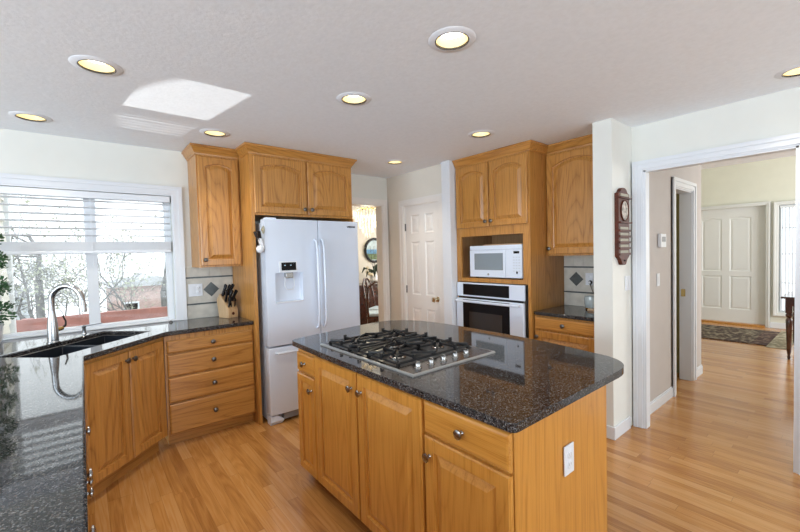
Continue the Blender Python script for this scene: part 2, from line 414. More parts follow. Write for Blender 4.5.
casing_x('trim_4', PY0, PY1, 2.04, PX, .075, .016, M_DOOR)
casing_x('trim_5', OY0, OY1, OZ, 3.48, .076, .020)
struct(MB().box(3.474, 3.552, OY1-.014, OY1+.002, 0, OZ).box(3.474, 3.552, OY0-.002, OY0+.014, 0, OZ).box(3.474, 3.552, OY0, OY1, OZ-.012, OZ+.002).build('trim_6', M_TRIM))
casing_y('trim_7', HDX0, HDX1, 2.05, 1.224, .09, .02, M_TRIM)
casing_x('trim_8', 1.163, 2.283, 2.15, FX, .06, .03, M_FDOOR)
casing_x('trim_9', .45, 1.0, 2.13, FX, .06, .03, M_FDOOR, .28, True)
def base_(name, boxes):
    mb = MB()
    for x0, x1, y0, y1, side in boxes:
        mb.box(x0, x1, y0, y1, 0, .085)
        d = .006
        mb.box(x0+(d if side == 'x' else 0), x1-(0 if side != 'X' else d), y0+(d if side == 'y' else 0), y1, .085, .10)
    return struct(mb.build(name, M_TRIM, bevel=.002))
struct(MB().prism([(3.084, 1.375), (3.084, 1.222), (3.398, 1.222), (3.398, 1.236), (3.098, 1.236), (3.098, 1.375)], 2, 0, .098).build('baseboard_stub', M_TRIM, bevel=.003))
base_('baseboard_hall', [(3.552, HDX0-.09, 1.209, 1.224, 'y'), (HDX1+.09, 5.47, 1.209, 1.224, 'y')])
base_('baseboard_pantry', [(PX-.014, PX, 3.735, YW, 'x')])
base_('baseboard_front', [(3.074, PX-.014, YW-.014, YW, 'y')])
base_('baseboard_right', [(3.465, 3.48, -4.1, OY0-.088, 'x')])
base_('baseboard_foyer', [(FX-.015, FX, -2, 1.10, 'x'), (FX-.015, FX, 2.345, 4.0, 'x')])
base_('baseboard_dining', [(1.1, 6.2, 6.585, 6.6, 'y')])

# ------------------------------------------------------------------ kitchen window
win = struct(thing('window_1', None, None, ((WX0+WX1)/2, YW+.07, WZ0)))
ox, oy, oz = -(WX0+WX1)/2, -(YW+.07), -WZ0
T_ = Matrix.Translation((ox, oy, oz))
mb = MB()   # vinyl frame and centre mullion
ya, yb = YW+.055, YW+.11
mb.box(WX0, WX0+.05, ya, yb, WZ0, WZ1).box(WX1-.05, WX1, ya, yb, WZ0, WZ1).box(WX0+.05, WX1-.05, ya, yb, WZ1-.045, WZ1).box(WX0+.05, WX1-.05, ya, yb, WZ0, WZ0+.024)
mb.box(.030, .104, ya-.005, yb, WZ0+.024, WZ1-.045).xf(T_)
mb.build('window_frame', M_TRIM, win, bevel=.004)
MB().box(WX0+.05, .030, ya+.03, ya+.034, WZ0+.024, WZ1-.045).xf(T_).build('glass_pane', M_GLASS, win)
MB().box(.104, WX1-.05, ya+.03, ya+.034, WZ0+.024, WZ1-.045).xf(T_).build('glass_pane', M_GLASS, win)
MB().box(WX0-.0, WX1+.0, YW-.012, ya, WZ0-.007, WZ0+.003).xf(T_).build('window_sill', M_TRIM, win, bevel=.003)
mb = MB(); w = .085                                     # casing, with jamb liners
for (lo, hi), tt in zip(((0, w), (.15*w, .85*w), (w*.62, w)), (.011, .018, .024)):
    mb.box(WX1+lo, WX1+hi, YW-tt, YW, .915, WZ1+hi); mb.box(WX0-hi, WX0-lo, YW-tt, YW, .915, WZ1+hi)
    mb.box(WX0-lo, WX1+lo, YW-tt, YW, WZ1+lo, WZ1+hi)
mb.xf(T_); mb.build('window_casing', M_TRIM, win)

bl = thing('window_blind', 'white horizontal slat blind half raised in the kitchen window', 'blind', (.06, YW+.02, 1.53))
def loc(mb, x, y, z, start=0): return mb.xf(Matrix.Translation((-x, -y, -z)), start)
bx0, bx1 = WX0+.012, WX1-.012
loc(B(bx0, bx1, YW-.018, YW+.045, 1.972, 2.026), .06, YW+.02, 1.53).build('valance', M_WHITE, bl, bevel=.004)
mb = MB(); z = 1.955
while z > 1.66:
    st = len(mb.v); mb.box(bx0+.005, bx1-.005, -.024, .024, -.0013, .0013)
    mb.xf(Matrix.Translation((0, YW+.018, z)) @ Matrix.Rotation(math.radians(-11), 4, 'X'), st); z -= .056
for k in range(15): mb.box(bx0+.005, bx1-.005, YW-.008, YW+.044, 1.5565+k*.0047, 1.5600+k*.0047)
loc(mb, .06, YW+.02, 1.53).build('slats', M_WHITE, bl)
loc(B(bx0+.003, bx1-.003, YW-.010, YW+.046, 1.53, 1.556), .06, YW+.02, 1.53).build('bottom_rail', M_WHITE, bl, bevel=.005)
for cx in (-.34, .07, .52):
    mb = MB()
    for dy in (-.02, .04): mb.box(cx-.0012, cx+.0012, YW+dy-.0008, YW+dy+.0008, 1.556, 1.975)
    loc(mb, .06, YW+.02, 1.53).build('ladder_cord', M_WHITE, bl)
for cx, zb in ((.075, 1.44), (.59, 1.36)):
    mb = MB().tube([(cx, YW-.02, 1.975), (cx, YW-.022, zb)], .0012, 5).lathe([(.002, .03), (.006, 0), (.005, -.012)], (cx, YW-.022, zb), 2, 8)
    loc(mb, .06, YW+.02, 1.53).build('pull_cord', M_WHITE, bl)

# ------------------------------------------------------------------ cabinet parts (local frame: x along the face, -y to the front, z up)
def panel_front(x0, x1, z0, z1, rail=.055, arch=0, t=.021):
    n = 12 if arch else 1; mb = MB()
    def outer(ins, y):
        L = [(x0+ins, y, z0+ins), (x1-ins, y, z0+ins)]
        for k in range(n+1): L.append((x1-ins+(x0-x1+2*ins)*k/n, y, z1-ins))
        return L
    def inner(ins, y):
        a, b = x0+rail+ins, x1-rail-ins
        L = [(a, y, z0+rail+ins), (b, y, z0+rail+ins)]; zt = z1-rail-ins
        for k in range(n+1):
            q = k/n*2-1; L.append((b+(a-b)*k/n, y, zt-(arch*(q*q) if arch else 0)))
        return L
    mb.loops([outer(0, -.001), outer(0, -t+.006), outer(.006, -t), inner(0, -t), inner(.003, -t+.013), inner(.009, -t+.0145), inner(.040, -t+.001)], True, True)
    return mb
def slab_front(x0, x1, z0, z1, t=.02):
    mb = MB()
    def o(ins, y): return [(x0+ins, y, z0+ins), (x1-ins, y, z0+ins), (x1-ins, y, z1-ins), (x0+ins, y, z1-ins)]
    return mb.loops([o(0, -.001), o(0, -t+.008), o(.004, -t+.003), o(.013, -t)], True, True)
def knob(x, z, parent, mat=None, y=-.02):
    mb = MB().lathe([(.009, 0), (.0065, -.003), (.0055, -.014), (.012, -.019), (.0185, -.021), (.0185, -.0255), (.011, -.029), (.003, -.030)], (x, y, z), 1, 18)
    return mb.build('knob', mat or M_PEWTER, parent, smooth=True)
def cab_door(p, x0, x1, z0, z1, kx, kz, arch=0, mat=None, km=None, rail=.055):
    d = panel_front(x0, x1, z0, z1, rail, arch).build('door', mat or M_OAK_V, p)
    if kx is not None: knob(kx, kz, d, km)
    return d
def drawer(p, x0, x1, z0, z1, mat=None, km=None, panel=False, nk=1):
    d = slab_front(x0, x1, z0, z1).build('drawer', mat or M_OAK_H, p)
    if nk: knob((x0+x1)/2, (z0+z1)/2, d, km)
    return d
def crown(p, pts, z0, z1, proj=.046, mat=None):
    """moulding along polyline pts (xy), flaring outward; outside is on the left-hand... given by normals list"""
    prof = [(0, z0), (.006, z0), (.008, z0+.012), (.016, z0+.020), (.028, z0+.040), (.037, z1-.020), (proj, z1-.016), (proj, z1), (0, z1)]
    L = []
    n = len(pts)
    for i, P_ in enumerate(pts):
        P_ = Vector(P_)
        def nrm(a, b): d = (Vector(b)-Vector(a)).normalized(); return Vector((d.y, -d.x))
        if i == 0: off = nrm(pts[0], pts[1])
        elif i == n-1: off = nrm(pts[-2], pts[-1])
        else:
            a, b = nrm(pts[i-1], pts[i]), nrm(pts[i], pts[i+1]); off = (a+b); off = off/off.dot(a) if off.dot(a) else a
        L.append([(P_.x+off.x*o, P_.y+off.y*o, z) for o, z in prof])
    return MB().loops(L, True, True).build('crown_moulding', mat or M_OAK_H, p)

R90, RM90 = PI/2, -PI/2
# --- drawer base beside the fridge
YB = 3.385; YD = 3.448
c = thing('drawer_base_cabinet', 'oak base cabinet with four stacked drawers left of the fridge panel', 'cabinet', (.476, YD, 0))
w = .662
mb = MB().box(-.010, w, 0, .525, .10, .875); mb.build('body', M_OAK_V, c)
MB().box(0, w, .06, .52, 0, .10).build('toe_kick', M_OAK_H, c)
for z0, z1 in ((.738, .838), (.556, .728), (.352, .546), (.104, .342)):
    drawer(c, .004, w-.006, z0, z1)
# --- fridge enclosure with cabinet over
c = thing('fridge_enclosure_cabinet', 'tall oak fridge surround with two arched doors above the refrigerator', 'cabinet', (1.142, YB, 0))
MB().box(0, .032, 0, .59, 0, 2.38).build('side_panel', M_OAK_V, c, bevel=.001)
MB().box(1.018, 1.034, .0, .59, 0, 1.835).build('side_panel', M_OAK_V, c)
MB().box(.032, 1.025, 0, .59, 1.835, 2.38).build('body', M_OAK_V, c)
cab_door(c, .030, .515, 1.852, 2.345, .485, 1.90, .042)
cab_door(c, .529, 1.013, 1.852, 2.345, .560, 1.90, .042)
crown(c, [(0, .22), (0, 0), (1.025, 0), (1.025, .59)], 2.36, 2.437)
# --- upper cabinet left
c = thing('upper_cabinet', 'tall narrow oak wall cabinet with one arched door beside the window', 'cabinet', (.785, 3.66, 1.39))
MB().box(0, .355, 0, .318, 0, .99).build('body', M_OAK_V, c)
cab_door(c, .012, .343, .014, .955, .040, .065, .030)
crown(c, [(0, .318), (0, 0), (.355, 0)], .97, 1.047)
# --- diagonal sink cabinet
A0 = Vector((-.012, 2.935)); ua = Vector((.70711, .70711)); na = Vector((-.70711, .70711)); ANG = PI/4
o = A0+na*.034
DW = .690
c = thing('sink_base_cabinet', 'oak corner sink cabinet with two doors set diagonally under the sink', 'cabinet', (o.x, o.y, 0), ANG)
MB().box(.0, DW+.018, 0, .05, .10, .875).build('body', M_OAK_V, c)
MB().box(.03, DW-.02, .05, .075, 0, .10).build('toe_kick', M_OAK_H, c)
MB().box(.05, DW-.05, .05, .09, .10, .14).build('floor_panel', M_OAK_D, c)
cab_door(c, .012, .343, .112, .855, .318, .795)
cab_door(c, .352, DW-.012, .112, .855, .377, .795)
# --- peninsula cabinets, facing +x
XP = -.048
ys = [(2.195, 2.86), (1.37, 2.19), (1.09, 1.365), (-.65, 1.085)]
labs = ['oak cabinet at the sink end of the peninsula, seen edge on', 'wide oak cabinet with paired knobs in the peninsula, seen edge on', 'narrow oak cabinet with one door in the peninsula, seen edge on', 'oak cabinet at the near end of the peninsula']
for (y0, y1), lb in zip(ys, labs):
    c = thing('peninsula_cabinet', lb, 'cabinet', (XP, y0, 0), R90)
    w = y1-y0
    MB().box(0, w, 0, .60, .10, .875).build('body', M_OAK_V, c)
    MB().box(0, w, .06, .60, 0, .10).build('toe_kick', M_OAK_H, c)
    nd = 1 if w < .7 else 2
    for k in range(nd):
        a, b = k*w/nd+.01, (k+1)*w/nd-.01
        drawer(c, a, b, .72, .86, km=M_KNOBI, nk=0 if y0 > 2 else 1)
        cab_door(c, a, b, .112, .705, None if y0 > 2 else (b-.035 if k == 0 else a+.035), .655, km=M_KNOBI)

# --- worktop: peninsula + diagonal + drawer run, with sink cut-out
def bez(p0, p1, p2, n=6): return [tuple((1-t)**2*Vector(p0)+2*(1-t)*t*Vector(p1)+t*t*Vector(p2)) for t in [i/n for i in range(n+1)]]
SU0, SU1, SN0, SN1 = -.03, .735, .158, .555
sk = [A0+ua*SU0+na*SN0, A0+ua*SU1+na*SN0, A0+ua*SU1+na*SN1, A0+ua*SU0+na*SN1]
def top_from(outer, inner, z0, z1, name, mat, bev=.008, parent=None):
    bm = bmesh.new()
    ov = [bm.verts.new((x, y, z1)) for x, y in outer]; es = [bm.edges.new((ov[i], ov[(i+1) % len(ov)])) for i in range(len(ov))]
    iv = []
    if inner:
        iv = [bm.verts.new((x, y, z1)) for x, y in inner]; es += [bm.edges.new((iv[i], iv[(i+1) % len(iv)])) for i in range(len(iv))]
    bmesh.ops.triangle_fill(bm, edges=es, use_beauty=True, use_dissolve=False)
    r = bmesh.ops.extrude_face_region(bm, geom=bm.faces[:])
    bmesh.ops.translate(bm, verts=[g for g in r['geom'] if isinstance(g, bmesh.types.BMVert)], vec=(0, 0, z0-z1))
    bmesh.ops.recalc_face_normals(bm, faces=bm.faces)
    if bev:
        ee = [e for e in bm.edges if len(e.link_faces) == 2 and e.calc_face_angle(0) > .9 and abs(e.verts[0].co.z-e.verts[1].co.z) < 1e-5]
        rb = bmesh.ops.bevel(bm, geom=ee, offset=bev, segments=3, affect='EDGES', profile=.5, clamp_overlap=True)
        for f in rb['faces']: f.smooth = True
    me = bpy.data.meshes.new(name); bm.to_mesh(me); bm.free()
    me.materials.append(mat); ob = bpy.data.objects.new(name, me); COL.objects.link(ob)
    if parent: ob.parent = parent
    return ob
outer = [(-1.05, -.75), (-.012, -.75), (-.012, 2.90), (-.007, 2.935), (.468, 3.405), (.492, 3.415), (1.138, 3.415), (1.138, 3.975), (-1.05, 3.975)]
ct = top_from(outer, [tuple(p) for p in sk], .880, .914, 'worktop', M_GRAN)
tag(ct, 'glossy dark granite worktop turning from the peninsula past the sink', 'worktop')
# --- sink (double bowl), bowls hang below the cut-out
s = thing('kitchen_sink', 'dark double bowl sink set in the corner worktop under the window', 'sink', (A0.x+ua.x*(SU0+SU1)/2+na.x*(SN0+SN1)/2, A0.y+ua.y*(SU0+SU1)/2+na.y*(SN0+SN1)/2, .880), ANG)
def bowl(x0, x1, y0, y1, d):
    mb = MB(); t = .006
    def r_(a, z): return [(x0+a, y0+a, z), (x1-a, y0+a, z), (x1-a, y1-a, z), (x0+a, y1-a, z)]
    mb.loops([r_(-t, 0), r_(0, 0), r_(.008, -d+.02), r_(.03, -d)], False, True)
    mb.loops([r_(-t, 0), r_(-t, -d-t)], False, True)
    return mb
hu, hn = (SU1-SU0)/2, (SN1-SN0)/2
bowl(-hu+.004, .05-.015, -hn+.004, hn-.004, .20).build('bowl', M_SINK, s, bevel=.004)
bowl(.05+.015, hu-.004, -hn+.004, hn-.004, .17).build('bowl', M_SINK, s, bevel=.004)
for x in (-.18, .21): MB().lathe([(.04, 0), (.04, .004), (.03, .002)], (x, 0, -.198 if x < 0 else -.168), 2, 18).build('drain', M_STEEL, s, smooth=True)
# --- faucet
fb = Vector((-.172, 3.585)); fd = Vector((.80, -.60)).normalized()
t = thing('kitchen_faucet', 'brushed nickel gooseneck faucet arching over the corner sink', 'faucet', (fb.x, fb.y, .914))
mb = MB().lathe([(.037, 0), (.037, .006), (.031, .012), (.030, .10), (.025, .16), (.019, .22)], (0, 0, 0), 2, 20); mb.build('base', M_CHROME, t, smooth=True)
pts = []; R_ = .103
for z in (.20, .25): pts.append((0, 0, z))
for k in range(1, 13):
    a = PI*k/12*.98; pts.append((fd.x*R_*(1-math.cos(a)), fd.y*R_*(1-math.cos(a)), .285+R_*1.02*math.sin(a)))
MB().tube(pts, .0185, 14).build('gooseneck', M_CHROME, t, smooth=True)
e = Vector(pts[-1]); MB().tube([e, e+Vector((0, 0, -.02)), e+Vector((.002, 0, -.06)), e+Vector((.003, 0, -.085))], [.0187, .021, .023, .023], 14).build('spray_head', M_CHROME, t, smooth=True)
hd = Vector((.78, .62))
lv = MB().tube([(0, 0, .085), (hd.x*.03, hd.y*.03, .085), (hd.x*.065, hd.y*.065, .088)], [.016, .016, .013], 12).build('valve_body', M_BRASS, t, smooth=True)
MB().tube([(hd.x*.062, hd.y*.062, .09), (hd.x*.085, hd.y*.085, .105), (hd.x*.088, hd.y*.088, .135), (hd.x*.07, hd.y*.07, .175)], [.008, .007, .0055, .005], 10).build('lever', M_BLACK, lv, smooth=True)
# --- soap dispenser
t = thing('soap_dispenser', 'small chrome soap pump with long thin spout behind the sink', 'soap dispenser', (-.005, 3.845, .914))
MB().lathe([(.018, 0), (.018, .004), (.011, .01), (.011, .045), (.014, .05), (.014, .06), (.004, .066)], (0, 0, 0), 2, 16).build('pump', M_CHROME, t, smooth=True)
MB().tube([(0, 0, .058), (.05, -.03, .066), (.11, -.065, .074)], [.005, .0045, .004], 8).build('spout', M_CHROME, t, smooth=True)
t = MB().lathe([(.016, 0), (.016, .006), (.010, .010), (.010, .016), (.003, .018)], (0, 0, 0), 2, 14).build('push_button', M_PEWTER, smooth=True)
t.location = (.585, 3.90, .914); tag(t, 'tiny dark round push button on the worktop near window corner', 'button')
# --- potted topiary
rnd = random.Random(4)
PLX, PLY = -.500, 3.80
t = thing('topiary_plant', 'dark green tiered topiary in a white pot by the window', 'plant', (PLX, PLY, .914))
MB().lathe([(.045, 0), (.058, .03), (.064, .09), (.067, .13), (.070, .135), (.070, .148), (.062, .148), (.058, .12)], (0, 0, 0), 2, 24, True, True).build('pot', M_POT, t, smooth=True)
MB().tube([(0, 0, .11), (.004, 0, .4), (0, 0, .72)], .006, 8).build('stem', M_BARK, t)
mb = MB()
for zc, rr, hh in ((.225, .128, .095), (.40, .115, .080), (.57, .105, .075), (.73, .08, .07)):
    for k in range(620):
        a = rnd.uniform(0, 2*PI); ph = math.acos(rnd.uniform(-1, 1)); q = rnd.uniform(.55, 1)
        d = Vector((math.sin(ph)*math.cos(a), math.sin(ph)*math.sin(a), math.cos(ph)))
        p = Vector((d.x*rr*q, d.y*rr*q, zc+d.z*hh*q))
        L = rnd.uniform(.016, .028); sd = d.cross(Vector((rnd.uniform(-1, 1), rnd.uniform(-1, 1), rnd.uniform(-1, 1)))).normalized()
        o_ = (d+Vector((rnd.uniform(-.6, .6), rnd.uniform(-.6, .6), rnd.uniform(-.3, .7)))).normalized()
        w_ = sd*L*.28
        mb.add([p-w_*.4, p+o_*L*.5-w_+d*.003, p+o_*L, p+o_*L*.5+w_+d*.003, p+w_*.4], [(0, 1, 2), (0, 2, 4), (4, 2, 3)])
mb.build('foliage', M_LEAF, t)

# ------------------------------------------------------------------ tile backsplashes
def splash(label, x, y, rz, w, z0, z1, diam):
    t = thing('tile_backsplash', label, 'backsplash', (x, y, 0), rz)
    mb = MB(); g = .0025
    n = max(1, round(w/.155)); tw = w/n
    MB().box(0, w, -.005, 0, z0, z1).build('grout_bed', M_TILEG, t)
    k = 0; s_ = .10; xx = 0
    while xx < w-.01:            # small top row
        mb.box(xx+g, min(w, xx+s_)-g, -.009, -.004, 1.302, z1-.001); xx += s_
    xx = 0
    zt = (1.065, 1.285)
    edges = [0]+[v for v in diam]+[w]
    mb.box(g, w-g, -.009, -.004, 1.056, 1.283)
    xx = 0
    while xx < w-.01:
        mb.box(xx+g, min(w, xx+.30)-g, -.009, -.004, z0+.001, 1.038); xx += .30
    mb.build('field_tiles', M_TILE, t)
    for z in (1.286, 1.040): MB().box(0, w, -.012, -.004, z, z+.014).build('dark_liner_strip', M_DTILE, t)
    for dx in diam:
        zc, h = 1.176, .070
        MB().prism([(dx-h, zc), (dx, zc-h), (dx+h, zc), (dx, zc+h)], 1, -.0115, -.006).build('diamond_tile', M_DTILE, t, bevel=.001)
    return t
splash('cream stone backsplash with dark diamond tile, behind the knife block', .731, YW, 0, .408, .916, 1.388, [.210])
splash('cream stone backsplash with dark diamond tile, beside the oven cabinet', XW, 1.944, RM90, .568, .916, 1.405, [.125])

def outlet(label, x, y, z, rz, gang=1, kind='outlet', w=None, h=.115, cat=None):
    w = w or .072*gang
    t = thing('power_outlet' if kind == 'outlet' else 'light_switch', label, cat or ('outlet' if kind == 'outlet' else 'switch'), (x, y, z), rz)
    MB().box(-w/2, w/2, -.006, 0, -h/2, h/2).build('cover_plate', M_WHITE, t, bevel=.002)
    for g in range(gang):
        cx = (g-(gang-1)/2)*.046*1.0
        if kind == 'outlet' or (kind == 'both' and g == 1):
            for zz in (.02, -.02):
                f_ = MB().lathe([(.0165, -.0055), (.0165, -.008), (.0155, -.0085)], (cx, 0, zz), 1, 16).build('socket', M_WHITE, t, smooth=True)
                MB().box(cx-.008, cx-.006, -.0088, -.008, zz-.002, zz+.007).box(cx+.006, cx+.008, -.0088, -.008, zz-.002, zz+.007).build('slots', M_GREY, f_)
        else:
            MB().box(cx-.016, cx+.016, -.009, -.005, -.033, .033).build('rocker', M_WHITE, t, bevel=.002)
    return t
outlet('double white switch and outlet plate left of the dark diamond tile', .805, YW-.0115, 1.178, 0, 2, 'both', .118)
outlet('white outlet plate on the oak end panel of the island', 1.430, .7385, .655, 0, 1)
outlet('white outlet behind the cup, right of the oven cabinet', XW-.0125, 1.690, 1.18, RM90, 1)
outlet('white double switch plate on the short wall below the calendar', 3.378, 1.2355, 1.185, 0, 2, 'switch', .105)
outlet('narrow white switch plate on the hall wall below the thermostat', 4.04, 1.2235, 1.17, 0, 1, 'switch', .07)
t = thing('thermostat', 'white box thermostat on the hall wall above the switch', 'thermostat', (4.11, 1.2235, 1.525))
MB().box(-.07, .07, -.028, 0, -.062, .062).build('housing', M_WHITE, t, bevel=.005); MB().box(-.045, .045, -.0295, -.027, -.01, .035).build('display', M_GREY, t)

# ------------------------------------------------------------------ knife block
kb = thing('knife_block', 'light wood knife block full of black handled knives on worktop', 'knife block', (1.040, 3.80, .914), math.radians(20)); kb.scale = (1.22, 1.15, 1.28)
# side profile in (y,z): sloping front face toward -y
prof = [(-.060, 0), (.060, 0), (.085, .125), (.045, .175), (-.060, .062)]
MB().prism(prof, 0, -.042, .042).build('block', M_BLOCK, kb, bevel=.003)
MB().lathe([(.011, -.0605), (.011, -.0625)], (0, 0, .032), 1, 14).build('badge', M_CHERRY, kb)
ks = []
nrm = Vector((0, -.113, .105)).normalized()
for r in range(3):
    for k in range(3):
        ks.append((-.026+k*.026, r/2.0))
handle = None
Mkb = Matrix.Translation((1.040, 3.80, .914)) @ Matrix.Rotation(math.radians(20), 4, 'Z') @ Matrix.Diagonal((1.22, 1.15, 1.28, 1))
klabel = ['left knife in the top row of the knife block', 'middle knife in the top row of the knife block', 'right knife in the top row of the knife block',
          'left knife in the middle row of the knife block', 'middle knife in the middle row of the knife block', 'right knife in the middle row of the knife block',
          'left knife in the lowest row of the knife block', 'middle knife in the lowest row of the knife block', 'right knife in the lowest row of the knife block']
hk = MB(); hk.loops([[(a*sx, b*sy_, z) for a, b in ((-1, -1), (1, -1), (1, 1), (-1, 1))] for sx, sy_, z in ((.006, .009, 0), (.0065, .011, .02), (.0065, .009, .05), (.007, .012, .085), (.006, .011, .1))])
first = None
for i, (kx, rr) in enumerate([(x, r) for r in (.85, .5, .17) for x in (-.026, 0, .026)]):
    p = Vector((kx, .045+(-.060-.045)*(1-rr), .175+(.062-.175)*(1-rr)))
    if first is None:
        first = thing('kitchen_knife', klabel[0], 'knife', (0, 0, 0), 0, 'knives in the block')
        hk.build('handle', M_BLACK, first, bevel=.002); MB().box(-.0012, .0012, -.010, .010, -.03, 0).build('blade', M_STEEL, first)
        for zz in (.03, .07): MB().lathe([(.0035, -.0075), (.0035, .0075)], (0, 0, zz), 0, 8).build('rivet', M_STEEL, first)
        kk = first
    else: kk = copy_tree(first); kk['label'] = klabel[i]
    kk.parent = None
    tl = Vector((rnd.uniform(-.12, .12), -.113+rnd.uniform(-.015, .015), .19)).normalized()
    kk.matrix_world = Matrix.Translation(Mkb @ p) @ Matrix.Rotation(math.radians(20), 4, 'Z') @ tl.to_track_quat('Z', 'Y').to_matrix().to_4x4() @ Matrix.Scale(.95 if i > 5 else 1.2, 4)

# ------------------------------------------------------------------ refrigerator
FX0, FX1, FY = 1.212, 2.158, 3.265
f = thing('refrigerator', 'white French door refrigerator with water dispenser in the oak surround', 'refrigerator', (FX0, FY, 0))
FW = FX1-FX0; DXs = .495
MB().box(.006, FW-.006, .112, .68, .02, 1.765).build('body', M_FRIDGE, f, bevel=.004)
def fdoor(x0, x1, z0, z1, name, hole=None, dm=.012):
    """gently bowed door"""
    n = 10; mb = MB()
    def yy(x): q = (x-FW/2)/(FW/2); return dm*(q*q)
    xs = [x0+(x1-x0)*i/n for i in range(n+1)]
    if hole: xs = sorted(set(xs) | {hole[0], hole[1]}); xs = [x for x in xs if not any(abs(x-h) < .012 and x != h for h in hole[:2])]
    zs = [z0, z1] if not hole else [z0, hole[2], hole[3], z1]
    for i in range(len(xs)-1):
        for j in range(len(zs)-1):
            if hole and hole[0]-1e-6 <= xs[i] < hole[1]-1e-6 and j == 1: continue
            a, b = xs[i], xs[i+1]
            mb.add([(a, yy(a), zs[j]), (b, yy(b), zs[j]), (b, yy(b), zs[j+1]), (a, yy(a), zs[j+1])], [(0, 1, 2, 3)])
    # sides, top, bottom, back
    mb.add([(x0, yy(x0), z0), (x0, .108, z0), (x0, .108, z1), (x0, yy(x0), z1)], [(0, 1, 2, 3)])
    mb.add([(x1, yy(x1), z0), (x1, .108, z0), (x1, .108, z1), (x1, yy(x1), z1)], [(0, 1, 2, 3)])
    for z in (z0, z1): mb.add([(x, yy(x), z) for x in xs]+[(x1, .108, z), (x0, .108, z)], [tuple(range(len(xs)+2))])
    mb.add([(x0, .108, z0), (x1, .108, z0), (x1, .108, z1), (x0, .108, z1)], [(0, 1, 2, 3)])
    if hole:
        h0, h1, hz0, hz1 = hole; D = .045
        mb.add([(h0, yy(h0), hz0), (h1, yy(h1), hz0), (h1, yy(h1), hz1), (h0, yy(h0), hz1), (h0+.01, D, hz0+.01), (h1-.01, D, hz0+.01), (h1-.01, D, hz1), (h0+.01, D, hz1)],
               [(0, 1, 5, 4), (1, 2, 6, 5), (2, 3, 7, 6), (3, 0, 4, 7), (4, 5, 6, 7)])
    ob = mb.build(name, M_FRIDGE, f)
    bm = bmesh.new(); bm.from_mesh(ob.data); bmesh.ops.remove_doubles(bm, verts=bm.verts, dist=1e-5); bmesh.ops.recalc_face_normals(bm, faces=bm.faces)
    es = [e for e in bm.edges if len(e.link_faces) == 2 and e.calc_face_angle(0) > 1.2]
    bmesh.ops.bevel(bm, geom=es, offset=.007, segments=3, affect='EDGES', profile=.5, clamp_overlap=True)
    bm.to_mesh(ob.data); bm.free(); ob.data.polygons.foreach_set('use_smooth', [True]*len(ob.data.polygons)); ob.data.set_sharp_from_angle(angle=math.radians(50))
    return ob
dl = fdoor(0, DXs-.004, .688, 1.795, 'door', (.078, .330, 1.060, 1.325)); dr = fdoor(DXs+.004, FW, .688, 1.795, 'door')
fz = fdoor(0, FW, .085, .674, 'freezer_drawer')
def fhandle(x, d):
    return MB().tube([(x, .0, .80), (x, -.030, .815), (x, -.048, .88), (x, -.056, 1.2), (x, -.048, 1.53), (x, -.030, 1.600), (x, .0, 1.615)], .0115, 12).build('handle', M_FRIDGE, d, smooth=True)
fhandle(DXs-.034, dl); fhandle(DXs+.034, dr)
MB().tube([(.06, .006, .628), (.065, -.030, .63), (.12, -.042, .632), (FW/2, -.050, .632), (FW-.12, -.042, .632), (FW-.065, -.030, .63), (FW-.06, .006, .628)], .011, 12).build('handle', M_FRIDGE, fz, smooth=True)
dp = MB().box(.115, .300, .002, .012, 1.328, 1.425).build('dispenser_panel', M_WHITE, dl, bevel=.003)
MB().box(.135, .270, -.001, .006, 1.345, 1.415).build('display', M_GLOSSB, dl, bevel=.001)
MB().box(.160, .172, -.002, 0, 1.386, 1.393).box(.214, .226, -.002, 0, 1.386, 1.393).build('lit_digits', M_LCD, dl)
MB().box(.175, .245, .006, .045, 1.275, 1.325).build('ice_chute', M_STEEL, dl, bevel=.004)
MB().tube([(.17, .02, 1.285), (.165, .012, 1.21), (.18, .008, 1.175), (.24, .008, 1.175), (.255, .012, 1.21), (.25, .02, 1.285)], .004, 8).build('paddle', M_WHITE, dl, smooth=True)
MB().box(.082, .326, -.006, .044, 1.060, 1.070).build('drip_tray', M_WHITE, dl, bevel=.002)
def text(body, size, mat, mw, name='lettering', ext=.0005, parent=None, align='CENTER'):
    cu = bpy.data.curves.new(name, 'FONT'); cu.body = body; cu.size = size; cu.extrude = ext; cu.offset = size*.035; cu.align_x = align; cu.align_y = 'CENTER'
    tmp = bpy.data.objects.new(name, cu); COL.objects.link(tmp)
    me = bpy.data.meshes.new_from_object(tmp.evaluated_get(bpy.context.evaluated_depsgraph_get()))
    bpy.data.objects.remove(tmp); me.materials.clear(); me.materials.append(mat)
    ob = bpy.data.objects.new(name, me); COL.objects.link(ob)
    if parent: ob.parent = parent; ob.matrix_local = mw
    else: ob.matrix_world = mw
    return ob
FX_ = Matrix.Rotation(PI/2, 4, 'X')
text('SAMSUNG', .024, M_BLACK, Matrix.Translation((FW-.092, .0068, 1.742)) @ FX_, 'brand_lettering', parent=dr)
MB().loops([[(-.002, .03, 0), (.11, .03, 0), (.11, .10, 0), (-.002, .10, 0)], [(-.002, .01, .03), (.12, .012, .03), (.12, .10, .03), (-.002, .10, .03)], [(.002, .012, .075), (.06, .03, .078), (.09, .10, .075), (.002, .10, .075)]]).build('foot_cover', M_FRIDGE, f, bevel=.004)
MB().box(.12, FW-.01, .03, .06, .025, .075).build('toe_grille', M_GREY, f)
MB().box(.02, .11, .02, .09, 1.795, 1.808).build('hinge_cover', M_FRIDGE, f, bevel=.004)
